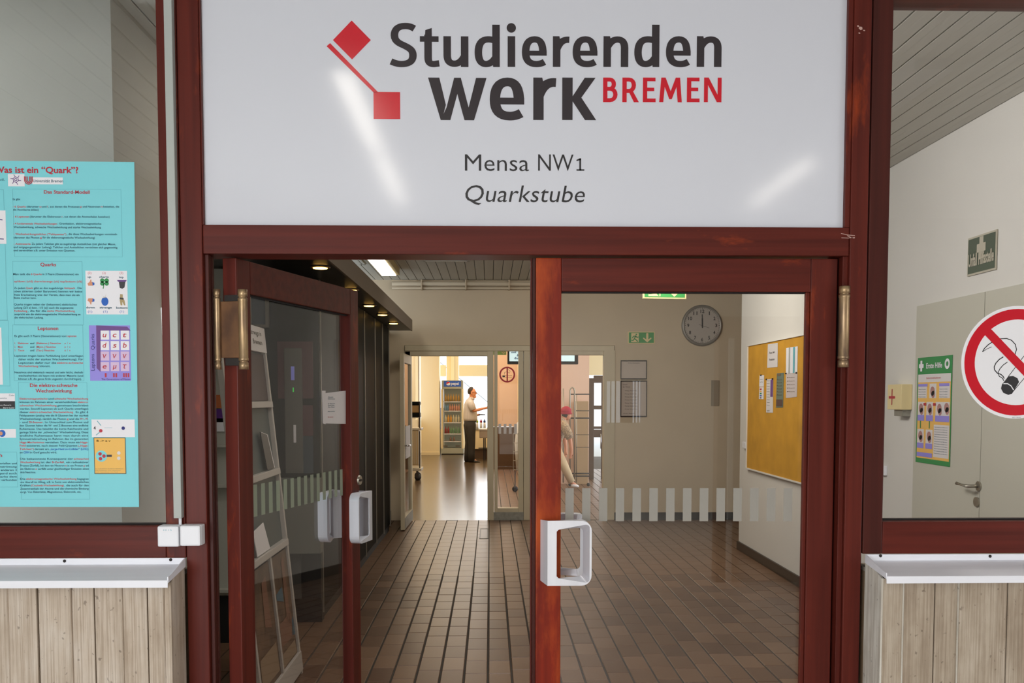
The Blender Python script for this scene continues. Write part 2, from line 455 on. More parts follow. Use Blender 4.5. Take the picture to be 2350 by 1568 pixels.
def structure(name, label, cat, mb=None, m=None, loc=(0, 0, 0), bevel=0.0):
    if mb is None:
        o = bpy.data.objects.new(name, None); COL.objects.link(o); o.location = loc; o.empty_display_size = 0.1
    else: o = obj(name, mb, m, bevel=bevel)
    return tag(o, label, cat, kind='structure')

# text: collected, then turned into flat meshes in one go
TEXTS = []
def text(parent, s, F, u0, v0, cap, m, width=None, bold=0.0, italic=0.0, n=0.0006, name='lettering', key=None, align='l', up=False):
    TEXTS.append(dict(parent=parent, s=s, F=F, u0=u0, v0=v0, cap=cap, m=m, width=width, bold=bold, italic=italic, n=n, name=name, key=key, align=align, up=up))

def ptext(parent, s, F, px0, pybase, px1, cap_px, m, **k):
    """text given by where it starts, ends and stands in the photograph, laid on plane F"""
    u0, v0 = F.px(px0, pybase); u1, _ = F.px(px1, pybase); _, v1 = F.px(px0, pybase - cap_px)
    text(parent, s, F, u0, v0, v1 - v0, m, width=u1 - u0, **k)

def flush_text():
    cache = {}
    for t in TEXTS:
        k = (t['s'], t['bold'], t['italic'])
        if k not in cache:
            c = bpy.data.curves.new('t', 'FONT'); c.body = t['s']; c.size = 1; c.offset = t['bold']; c.shear = t['italic']; c.resolution_u = 3
            cache[k] = bpy.data.objects.new('t', c); COL.objects.link(cache[k])
    bpy.context.view_layer.update()
    dg = bpy.context.evaluated_depsgraph_get()
    geo = {}
    for k, o in cache.items():
        me = bpy.data.meshes.new_from_object(o.evaluated_get(dg))
        vs = [v.co.copy() for v in me.vertices]; fs = [tuple(p.vertices) for p in me.polygons]
        geo[k] = (vs, fs); bpy.data.meshes.remove(me)
    for o in cache.values():
        c = o.data; bpy.data.objects.remove(o); bpy.data.curves.remove(c)
    out = {}
    for t in TEXTS:
        vs, fs = geo[(t['s'], t['bold'], t['italic'])]
        if not vs: continue
        x0 = min(v.x for v in vs); x1 = max(v.x for v in vs)
        sy = t['cap'] / 0.72
        sx = (t['width'] / (x1 - x0)) if t['width'] else sy
        off = -(x1 - x0) * sx / 2 if t['align'] == 'c' else 0
        g = out.setdefault(t['key'] or id(t), (MB(), t))
        F = t['F']
        if t['up']: P = [F.p(t['u0'] - v.y * sy, t['v0'] + off + (v.x - x0) * sx, t['n']) for v in vs]
        else: P = [F.p(t['u0'] + off + (v.x - x0) * sx, t['v0'] + v.y * sy, t['n']) for v in vs]
        g[0].add(P, fs)
    for mb, t in out.values():
        o = obj(t['name'], mb, t['m'], t['parent'])
        if t['key']: o['kind'] = 'stuff'

def px_poly(F, pts): return [F.px(x, y) for x, y in pts]
def px_box(F, x0, y0, x1, y1):
    u0, v1 = F.px(x0, y0); u1, v0 = F.px(x1, y1)
    return u0, u1, v0, v1

# ================================================================== SETTING
ZC = 3.10          # ceiling height
FARY = 9.37        # far wall of the corridor
XR = 2.62          # corridor's right-hand wall
F0 = FY(0.0)
def X0(px, py=900, Y=0.0): return at(px, py, Y=Y).x
def Z0(py, px=1125, Y=0.0): return at(px, py, Y=Y).z

# --- floor: grout bed, tiles, hall floor
structure('floor', 'brown tiled corridor floor behind the entrance doors', 'floor', MB().box(-2.4, 5.0, 0.0, FARY, -0.06, -0.006), M['grout'])
flo = bpy.data.objects['floor']
TW, TL = 0.1375, 0.263
tiles = []
ix0 = -0.1525
for i in range(-14, 35):
    xa = ix0 + i * TW
    if xa > 4.9 or xa < -2.35: continue
    off = random.choice((0.0, 0.37, 0.5, 0.72, 0.2)) * TL
    y = 0.02 - TL + off
    while y < FARY - 0.02:
        y0 = max(y, 0.02); y1 = min(y + TL, FARY - 0.01)
        if y1 - y0 > 0.05: tiles.append((xa, y0, y1))
        y += TL
def vis(t):
    x, y0, y1 = t
    d = y0 + 2.78
    px = 1125 + 2150 * (x + TW / 2) / d; py = 912 + 2150 * 1.6 / d
    if y0 < 1.9 or px < 660 or px > 1860 or (1205 < px < 1300): return 0
    if x < -1.25 or x > XR - 0.05: return 0
    return 1 / d
tiles.sort(key=vis, reverse=True)
tile_me = {}
def tile_mesh(L):
    k = round(L, 3)
    if k not in tile_me:
        g = 0.0055; h = 0.0025; b = 0.003
        mb = MB().box(g, TW - g, 0.003, L - 0.003, -0.006, 0.0)
        bm = bmesh.new(); me = bpy.data.meshes.new('tile'); me.from_pydata(mb.v, [], mb.f); bm.from_mesh(me)
        es = [e for e in bm.edges if all(v.co.z > -0.001 for v in e.verts)]
        bmesh.ops.bevel(bm, geom=es, offset=b, segments=1, affect='EDGES'); bm.to_mesh(me); bm.free()
        me.materials.append(M['tile']); tile_me[k] = me
    return tile_me[k]
rest = MB()
for n, (x, y0, y1) in enumerate(tiles):
    if n < 300 and vis((x, y0, y1)) > 0:
        o = bpy.data.objects.new('tile', tile_mesh(y1 - y0)); COL.objects.link(o); o.parent = flo
        o.location = (x, y0, random.uniform(-0.0006, 0.0004))
    else:
        g = 0.0055
        rest.box(x + g, x + TW - g, y0 + 0.003, y1 - 0.003, -0.006, 0.0)
# tiled passage beyond the far doorway
for i in range(0, 34):
    xa = 0.02 + i * TW; y = FARY + 0.02
    while y < 18.0:
        rest.box(xa + 0.006, xa + TW - 0.006, y + 0.003, y + TL - 0.003, -0.006, 0.0); y += TL
o = obj('tile', rest, M['tile'], flo); o['kind'] = 'stuff'
structure('floor', 'tile bed of the passage behind the far doorway', 'floor', MB().box(0.02, 5.0, FARY, 22.5, -0.06, -0.006), M['grout'])
structure('floor', 'glossy brown floor of the dining hall beyond the far door', 'floor', MB().box(-4.0, 0.02, FARY, 30.0, -0.06, -0.001), M['hall_floor'])
structure('floor', 'grey stone floor of the outer hall in front of the doors', 'floor', MB().box(-2.6, 4.8, -11.2, 0.0, -0.06, 0.0), mat('outer_floor_stone', (196, 190, 184), 0.35, var=0.1, scale=(3, 3, 3)))
# small hatch frame in the floor
hx = at(1100, 1225, Z=0)
hb = thing('floor_hatch', 'small metal-edged hatch let into the tiles before the far door', 'hatch', (hx.x, hx.y, 0))
a = at(1100, 1237, Z=0); b = at(1121, 1214, Z=0)
q = MB()
for (x0, x1, y0, y1) in ((a.x, b.x, a.y, a.y + .02), (a.x, b.x, b.y - .02, b.y), (a.x, a.x + .012, a.y, b.y), (b.x - .012, b.x, a.y, b.y)): q.box(x0, x1, y0, y1, -0.002, 0.004)
obj('rim', q, M['steel_dark'], hb)
obj('lid', MB().box(a.x + .012, b.x - .012, a.y + .02, b.y - .02, -0.002, 0.002), M['tile'], hb)

# --- inner ceiling of painted boards running away from the doors
ceil = structure('ceiling', 'board-lined corridor ceiling behind the doors', 'ceiling', MB().box(-2.6, 5.0, 0.13, FARY, ZC + 0.018, ZC + 0.08), M['groove'])
bw = 0.1075
bmesh_board = None
def board_mesh(L, m):
    me = bpy.data.meshes.new('plank')
    mb = MB().box(0.003, bw - 0.003, 0, L, 0, 0.018)
    bm = bmesh.new(); me.from_pydata(mb.v, [], mb.f); bm.from_mesh(me)
    es = [e for e in bm.edges if all(v.co.z < 0.001 for v in e.verts) and abs(e.verts[0].co.x - e.verts[1].co.x) < 1e-5]
    bmesh.ops.bevel(bm, geom=es, offset=0.003, segments=1, affect='EDGES'); bm.to_mesh(me); bm.free()
    me.materials.append(m); return me
bme = board_mesh(FARY - 0.14, M['board'])
x = XR - bw
while x > -2.5:
    o = bpy.data.objects.new('plank', bme); COL.objects.link(o); o.parent = ceil; o.location = (x, 0.14, ZC); x -= bw
x = XR
while x < 4.9:
    o = bpy.data.objects.new('plank', bme); COL.objects.link(o); o.parent = ceil; o.location = (x, 0.14, ZC); x += bw
structure('ceiling', 'plain ceiling of the dining hall beyond the far door', 'ceiling', MB().box(-4.0, 5.0, FARY + 0.12, 30.0, 3.6, 3.7), M['wall_hall'])
# outer ceiling, same boards, seen mirrored in the glass
ceo = structure('ceiling', 'board-lined ceiling of the outer hall before the doors', 'ceiling', MB().box(-2.6, 4.8, -11.2, 0.02, ZC + 0.018, ZC + 0.08), M['groove'])
ome = board_mesh(5.0, M['board_o'])
x = -2.38
while x < 4.6:
    o = bpy.data.objects.new('plank', ome); COL.objects.link(o); o.parent = ceo; o.location = (x, -5.02, ZC); x += bw
structure('ceiling', 'deep white beam across the outer hall ceiling', 'beam', MB().box(-2.4, 4.7, -5.3, -5.04, 2.84, ZC + 0.02), M['wall_white'])
structure('ceiling', 'plain rear part of the outer hall ceiling', 'ceiling', MB().box(-2.4, 4.7, -11.1, -5.3, ZC, ZC + 0.02), M['board_o'])
# outer walls
structure('wall_left', 'white side wall of the outer hall before the doors', 'wall', MB().box(-2.55, -2.38, -11.2, 0.0, 0, ZC), M['wall_white'])
structure('wall_right', 'white opposite side wall of the outer hall', 'wall', MB().box(4.6, 4.75, -11.2, 0.0, 0, ZC), M['wall_white'])
bk = MB()
slots = [1.73, 1.79, 1.80, 1.86, 1.87, 1.94, 2.12, 2.15, 2.165, 2.20, 2.21, 2.25]
bk.box(-2.5, 1.73, -11.15, -11.0, 0, ZC); bk.box(2.25, 4.7, -11.15, -11.0, 0, ZC)
bk.box(1.73, 2.25, -11.15, -11.0, 0, 1.22); bk.box(1.73, 2.25, -11.15, -11.0, 1.84, ZC)
structure('wall_back', 'rear wall of the outer hall around its glazed exit', 'wall', bk, M['wall_white'])
fr = MB()
for a_, b_ in zip(slots[1:-1:2], slots[2::2]): fr.box(a_, b_, -11.08, -11.02, 1.22, 1.84)
structure('window_3', 'narrow window slots at the rear of the outer hall', 'window', fr, M['wood_dark'])
# partition stub (seen mirrored) beside the camera
structure('wall_back', 'white partition closing half of the outer hall', 'wall', MB().box(3.0, 4.6, -5.25, -5.1, 0, 2.84), M['wall_white'])
structure('wall_back', 'brown wooden partition beside the white one in the outer hall', 'wall', MB().box(1.95, 2.99, -5.25, -5.1, 0, 2.29), mat('brown_partition', (128, 96, 74), .6))
structure('trim_5', 'pale upright post of the wooden partition', 'post', MB().box(2.03, 2.07, -5.09, -5.04, 0, 2.1), M['wall_white'])
# outer lamps
for (x, ya, yb, lab) in ((-0.66, -4.25, -2.9, 'long ceiling lamp of the outer hall near its white side wall'), (-0.66, -2.8, -1.45, 'long ceiling lamp of the outer hall nearest the sign'),
                    (1.97, -4.3, -2.95, 'long ceiling lamp of the outer hall before the partition')):
    l = thing('ceiling_lamp', lab, 'lamp', (x, (ya + yb) / 2, ZC))
    obj('housing', MB().box(x - 0.09, x + 0.09, ya, yb, ZC - 0.05, ZC), M['board_o'], l)
    obj('diffuser', MB().box(x - 0.045, x + 0.045, ya + 0.02, yb - 0.02, ZC - 0.058, ZC - 0.05), M['lamp_out'], l)
l = thing('ceiling_lamp', 'unlit ceiling lamp of the outer hall above the side window', 'lamp', (1.97, -2.1, ZC))
obj('housing', MB().box(1.88, 2.06, -2.85, -1.34, ZC - 0.05, ZC), M['plastic'], l)

# --- corridor walls
wr = structure('wall_right', 'pale side wall of the corridor with the first aid door', 'wall', MB().box(XR, XR + 0.14, 0.13, 6.98, 0, ZC), M['wall_white'])
structure('baseboard_right', 'dark brown skirting along the pale side wall', 'skirting', MB().box(XR - 0.018, XR, 0.13, 6.98, 0, 0.085).box(XR - 0.018, XR + 0.14, 6.98, 6.995, 0, 0.085), M['skirt'])
def fxp(px, Y=FARY): return at(px, 900, Y=Y).x
def fzp(py, Y=FARY): return at(1200, py, Y=Y).z
xa, xb, zt = fxp(929), fxp(1410), fzp(793)
wf = MB(); wf.box(-2.5, xa, FARY, FARY + 0.12, 0, ZC); wf.box(xb, 5.0, FARY, FARY + 0.12, 0, ZC); wf.box(xa, xb, FARY, FARY + 0.12, zt, ZC + 0.6)
structure('wall_far', 'cream far wall of the corridor carrying the clock', 'wall', wf, M['wall'])
zk = fzp(1177)
structure('baseboard_far', 'dark recessed skirting under the cream far wall', 'skirting', MB().box(xb, 4.9, FARY - 0.012, FARY, 0, zk), M['black_matt'])
structure('wall_right', 'end wall of the side passage out of sight', 'wall', MB().box(4.9, 5.0, 6.9, FARY, 0, ZC), M['wall'])
structure('wall_right', 'return wall behind the notice board wall', 'wall', MB().box(XR + 0.14, 5.0, 6.86, 6.98, 0, ZC), M['wall'])
# block behind the left side window, its lower passage wall
structure('wall_left', 'grey wall block behind the side window with the turquoise poster', 'wall', MB().box(-2.6, -1.425, 0.86, 1.9, 0, ZC), M['wall_grey'])
structure('wall_left', 'grey inner side wall behind the brochure stand', 'wall', MB().box(-1.95, -1.85, 2.2, 4.0, 0, ZC), M['wall_grey'])
structure('wall_left', 'grey recess wall beside the far door leaf', 'wall', MB().box(-1.4, -1.3, 8.4, FARY, 0.0, 2.43), M['wall_grey'])
structure('baseboard_left', 'black skirting of the grey recess wall', 'skirting', MB().box(-1.3, -1.29, 8.4, FARY, 0.0, 0.13), M['black_matt'])
bl = structure('wall_left', 'black glossy clad wall under the spot lights', 'wall', MB().box(-1.5, -1.215, 3.9, 8.42, 0, 2.43), M['black_matt'])
ys = [3.9, 5.05, 6.24, 7.07, 7.75, 8.42]
for i in range(5):
    obj('panel', MB().box(-1.215, -1.203, ys[i] + 0.006, ys[i + 1] - 0.006, 0.08, 2.42), M['black'], bl, bevel=0.002)
for i in range(6):
    obj('metal_strip', MB().box(-1.204, -1.194, ys[i] - 0.006, ys[i] + 0.006, 0.06, 2.42), M['steel'], bl, label='thin bright metal strip')
# far black side of the recess
sf = structure('ceiling', 'dark lowered ceiling strip with spot lights over the black wall', 'soffit', MB().box(-1.95, -0.985, 2.2, 9.0, 2.43, 2.56), M['soffit'])
obj('fascia', MB().box(-0.985, -0.97, 2.2, 9.0, 2.425, 2.562), M['fascia'], sf, label='brown-grey fascia board')
for py, sp in ((612, 735), (664, 805), (700, 847), (721, 878), (741, 903)):
    c = at(sp, py, Z=2.43)
    l = thing('spot_light', {612: 'round ceiling spot nearest the entrance, above the open door leaf', 664: 'second round ceiling spot from the entrance, half behind the leaf top', 700: 'middle round ceiling spot of the five',
                             721: 'fourth round ceiling spot from the entrance', 741: 'round ceiling spot nearest the far wall'}[py], 'light', (c.x, c.y, 2.43), 'round spots in the dark lowered ceiling')
    obj('rim', MB().lathe((c.x, c.y, 2.424), [(0.062, 0.006), (0.066, 0.0), (0.05, -0.004), (0.05, 0.006)], 20), M['brass'], l, True)
    obj('bulb', MB().lathe((c.x, c.y, 2.423), [(0.049, 0.004), (0.045, -0.006), (0.02, -0.009)], 16), M['spot'], l, True)
# lit ceiling lamp of the corridor
l = thing('ceiling_lamp', 'lit rectangular ceiling lamp just inside the doorway', 'lamp', (-1.18, 7.2, ZC))
obj('housing', MB().box(-1.28, -1.06, 6.0, 8.32, 3.03, ZC), M['housing'], l)
obj('diffuser', MB().box(-1.262, -1.1, 6.0, 8.30, 3.018, 3.03), M['lamp'], l)
# slot vents
for (x0, x1, y0, y1, lab) in ((-0.74, -0.22, 7.36, 7.62, 'slot air vent in the middle of the corridor ceiling'), (-1.47, -1.40, 7.2, 7.9, 'narrow air vent beside the lit ceiling lamp')):
    v = thing('air_vent', lab, 'vent', ((x0 + x1) / 2, (y0 + y1) / 2, ZC))
    q = MB(); q.box(x0, x1, y0, y0 + .03, ZC - .012, ZC); q.box(x0, x1, y1 - .03, y1, ZC - .012, ZC); q.box(x0, x0 + .03, y0, y1, ZC - .012, ZC); q.box(x1 - .03, x1, y0, y1, ZC - .012, ZC)
    obj('frame', q, M['board'], v); obj('slot', MB().box(x0 + .03, x1 - .03, y0 + .03, y1 - .03, ZC - .004, ZC), M['black_matt'], v)
# pipes under the ceiling at the far wall
pz = [fzp(652, FARY - .08), fzp(662, FARY - .08)]
for z, r, lab in ((pz[0], .028, 'thick cream pipe under the ceiling along the far wall'), (pz[1], .014, 'thin cream pipe just under the thick one')):
    pp = thing('pipe', lab, 'pipe', (0, FARY - .08, z))
    obj('tube', MB().tube([(-1.25, FARY - .08, z), (4.8, FARY - .08, z)], r, 12), M['wall'], pp, True)
    if r > .02:
        for px_ in (970, 1070, 1168, 1330):
            x = fxp(px_); obj('bracket', MB().box(x - .008, x + .008, FARY - .115, FARY - .002, z - .075, z + .05), M['wall'], pp)

# ================================================================== ENTRANCE SCREEN (stained wood)
zs_top = 2.95
post = [X0(421), X0(470), X0(1944), X0(1984)]
hz0, hz1 = Z0(584), Z0(518)
t1 = structure('trim_1', 'mahogany-stained wooden door frame around the double doors and sign', 'door frame')
obj('post', MB().box(post[0], post[1], 0, 0.085, 0, ZC), M['wood_v'], t1, bevel=0.003)
obj('post', MB().box(post[2], post[3], 0, 0.12, 0, ZC), M['wood_v'], t1, bevel=0.003)
obj('transom', MB().box(post[1] + .0005, post[2] - .0005, 0.004, 0.12, hz0, hz1), M['wood_h'], t1, bevel=0.003)
obj('top_rail', MB().box(post[1] + .0005, post[2] - .0005, 0.004, 0.12, zs_top, ZC), M['wood_h'], t1, bevel=0.003)
# rebates
r0 = X0(470); 
obj('rebate', MB().box(r0, r0 + 0.0125, 0.018, 0.045, 0, hz0), M['wood_dark'], t1, bevel=0.002)
obj('rebate', MB().box(r0, r0 + 0.0155, 0.0455, 0.062, 0, hz0), M['wood_dark'], t1, bevel=0.002)
r1 = post[2]
obj('rebate', MB().box(r1 - 0.016, r1, 0.012, 0.10, 0, hz0), M['wood_v'], t1, bevel=0.002)
obj('rebate', MB().box(r1 - 0.030, r1 - 0.016, 0.075, 0.10, 0, hz0), M['wood_dark'], t1, bevel=0.002)
obj('bead', MB().box(r1 - 0.0155, r1 - .0005, 0.004, 0.10, hz1, zs_top), M['wood_v'], t1, bevel=0.002)
obj('bead', MB().box(r0 + .0005, r0 + 0.004, 0.004, 0.10, hz1, zs_top), M['wood_v'], t1, bevel=0.001)
# paint scuffs on the upper right post and transom end
sc = MB(); Fp = FY(-0.0006)
for (x, y, w, h) in ((1975, 65, 9, 8), (1969, 60, 5, 4), (1983, 70, 5, 3), (1972, 76, 5, 3)):
    u, v = Fp.px(x, y); sc.poly(Fp, [(u - w / 1546, v), (u - w / 3000, v + h / 1546), (u + w / 2000, v + h / 2000), (u + w / 1546, v - h / 3000), (u, v - h / 1546)])
for (x0, y0, x1, y1) in ((1944, 541, 1961, 547), (1930, 536, 1962, 541), (1931, 546, 1962, 545)):
    sc.stroke(Fp, [Fp.px(x0, y0), Fp.px((x0 + x1) / 2, (y0 + y1) / 2 + 1), Fp.px(x1, y1)], 0.0009)
obj('scuff', sc, mat('chipped_paint', (196, 160, 150), 0.8), t1, label='pale chipped paint and scratches')

def sidelight(idx, xi, xo, zr0, zr1, label, inner_w):
    """fixed side window: xi = edge at the post, xo = outer end"""
    s = 1 if xo > xi else -1
    w = structure('window_%d' % idx, label, 'window')
    obj('stile', MB().box(xi, xi + s * inner_w, 0.0, 0.09, zr0, ZC), M['wood_dark'] if s > 0 else M['wood_v'], w, bevel=0.003)
    obj('stile', MB().box(xo - s * 0.06, xo, 0.0, 0.09, zr0, ZC), M['wood_v'], w, bevel=0.003)
    xa, xb = sorted((xi + s * (inner_w + .0005), xo - s * 0.0605))
    obj('rail', MB().box(xa, xb, 0.0, 0.09, zr0, zr1), M['wood_h'], w, bevel=0.003)
    zt_ = Z0(-14) if s > 0 else Z0(-60)
    obj('rail', MB().box(xa, xb, 0.0, 0.09, zt_, ZC), M['wood_h'], w, bevel=0.003)
    obj('gasket', MB().box(xa, xb, 0.028, 0.05, zr1, zr1 + 0.004), M['groove'], w)
    obj('glass_pane', MB().box(xa - .004, xb + .004, 0.034, 0.040, zr1 - .004, zt_ + .004), M['glass'], w)
    return w
xl = X0(420.5, 900); XLI = xl
sidelight(1, xl - 0.001, -2.38, Z0(1281, 300), Z0(1208, 300), 'side window bearing the turquoise poster, in a mahogany-stained frame', 0.0575)
XRI = X0(1987)
sidelight(2, XRI, 4.6, Z0(1271, 2150), Z0(1197, 2150), 'side window bearing the no smoking sticker, in a mahogany-stained frame', X0(2032) - X0(1987))
obj('groove', MB().box(post[3], XRI, 0.01, 0.09, 0, ZC), M['groove'], t1)
obj('groove', MB().box(xl - .001, post[0], 0.01, 0.09, 0, ZC), M['groove'], t1)

# ---- parapets of board-marked concrete with metal ledges
def parapet(nm, x_in, x_out, zt, bounds, m, m_ret, label):
    s = 1 if x_out > x_in else -1
    p = structure(nm, label, 'parapet wall')
    yf = -0.122
    z1 = zt - 0.02
    obj('core', MB().box(x_in + s * 0.004, x_out, yf + 0.012, 0.09, 0, z1 - 0.034), mat('brown_joint', (150, 122, 92), .9), p)
    obj('core', MB().box(x_in + s * 0.004, x_out, yf + 0.05, 0.09, z1 - 0.034, z1 - 0.022), m, p)
    edges = [x_in] + bounds + [x_out]
    rnd = random.Random(3)
    for i in range(len(edges) - 1):
        a, b = edges[i], edges[i + 1]
        d = rnd.uniform(-0.0045, 0.0045) if i else -0.002
        lo, hi = sorted((a, b))
        ga, gb_ = (.0004 if (i - 1) % 2 == 0 else .0022), (.0004 if i % 2 == 0 else .0022)
        if s < 0: ga, gb_ = gb_, ga
        obj('board_strip', MB().box(lo + ga, hi - gb_, yf + d, yf + 0.012, 0, z1 - 0.03), m, p, bevel=0.0012)
    for i, e in enumerate(edges[1:-1]):
        if i % 2 == 0:
            obj('casting_ridge', MB().loft([(e, yf - 0.003, 0), (e, yf - 0.003, z1 - 0.032)], [(0.0045, 0.0022)] * 2, 6, up=(0, 1, 0)), m_ret, p)
    obj('end_face', MB().poly(Frame((x_in - s * 0.003, 0, 0), (0, 1, 0), (0, 0, 1)), [(-0.122, 0), (-0.001, 0), (-0.001, z1 + .012), (-0.122, z1 - 0.03)], 0.0, 0.006 * s), m_ret, p)
    return p
bl_ = [X0(p_, 1450, -0.122) for p_ in (378, 340, 282, 218, 165, 88, 22, -60, -130, -220)]
zl = Z0(1281, 300)
parapet('wall_left', X0(424, 1450), -2.38, zl, bl_, M['concrete_l'], M['concrete_l'], 'board-marked beige concrete parapet under the poster window')
zr = Z0(1272, 2150)
br_ = [X0(p_, 1450, -0.122) for p_ in (2070, 2143, 2196, 2310, 2400, 2470, 2560)]
parapet('wall_right', X0(1985, 1400), 4.6, zr, br_, M['concrete_r'], M['concrete_lit'], 'board-marked grey-brown concrete parapet under the sticker window')

def ledge(x_in, x_out, z, label, screws):
    s = 1 if x_out > x_in else -1
    t = thing('window_ledge', label, 'ledge', (x_in, -0.07, z))
    yf = -0.152
    prof = [(0.002, z), (-0.004, z), (-0.006, z - 0.018), (yf, z - 0.037), (yf - 0.002, z - 0.038), (yf - 0.002, z - 0.058), (yf, z - 0.058), (yf + .001, z - 0.0405), (-0.003, z - 0.0215), (0.002, z - 0.02)]
    k = len(prof)
    vs = [(x_in, y, zz) for y, zz in prof] + [(x_out, y, zz) for y, zz in prof]
    mb = MB().add(vs, [tuple(range(k)), tuple(range(2 * k - 1, k - 1, -1))] + [(i, (i + 1) % k, k + (i + 1) % k, k + i) for i in range(k)])
    tray = obj('tray', mb, M['alu'], t)
    # end cap with a small upstand
    e = Frame((x_in, 0, 0), (0, 1, 0), (0, 0, 1))
    obj('end_cap', MB().poly(e, [(-0.001, z), (-0.001, z - 0.026), (yf, z - 0.045), (yf, z - 0.028), (yf + .02, z - 0.026)], -0.0015, 0.0015), M['alu'], t)
    for px_ in screws:
        xx = X0(px_[0], px_[1])
        obj('screw', MB().lathe((xx, -0.0055, at(px_[0], px_[1], Y=-0.005).z), [(0.0045, 0.002), (0.0045, -0.001), (0.002, -0.003)], 12, 'y'), M['steel_dark'], tray, True)
ledge(X0(425, 1290), -2.38, zl, 'folded aluminium ledge on the beige parapet', [(150, 1288), (393, 1285)])
ledge(X0(1986, 1290), 4.6, zr, 'folded aluminium ledge on the grey-brown parapet', [(2019, 1276), (2270, 1277)])

# ---- conduit and junction boxes
Fc = FY(-0.024)
u0, u1, v0, v1 = px_box(Fc, 397, 600, 415, 1190)
cx0 = X0(386, 600, -0.024); cx1 = X0(405, 600, -0.024)
cx0, cx1 = X0(386.5, 600, -0.024), X0(405, 600, -0.024)
t = tag(obj('cable_trunking', MB().box(cx0, cx1, -0.024, 0.0, at(400, 1190, Y=-.024).z, ZC), M['trunking'], bevel=0.002), 'grey-white plastic cable trunking running down beside the post', 'trunking')
cxm = (cx0 + cx1) / 2 + .004
t = tag(obj('cable', MB().tube([(cxm, -0.012, at(400, 1185, Y=-.024).z), (cxm, -0.012, at(400, 1215, Y=-.024).z)], 0.0045, 10), M['plastic'], smooth=True), 'short white cable between trunking and junction boxes', 'cable')
for (a_, b_, y0, y1, lab) in ((360, 410.5, 1208, 1256, 'white square junction box with a small paper label'), (411.5, 460, 1207, 1254, 'white square junction box next to the post')):
    Fj = FY(-0.048)
    u0, u1, v0, v1 = px_box(Fj, a_, y0, b_, y1)
    jb = thing('junction_box', lab, 'junction box', ((u0 + u1) / 2, -0.02, v0), None)
    obj('body', MB().box(u0, u1, -0.034, -0.0, v0, v1), M['plastic'], jb, bevel=0.004)
    obj('lid', MB().box(u0 + .0005, u1 - .0005, -0.048, -0.0345, v0 + .0005, v1 - .0005), M['plastic'], jb, bevel=0.005)
    if a_ == 360:
        Fs = FY(-0.0484)
        obj('sticker', MB().quad(Fs, *px_box(Fs, 368, 1212, 401, 1221)), M['paper_w'], jb)
        ptext(jb, '10 15', Fs, 375, 1218.5, 394, 3.2, M['t_line'], n=0.0003)

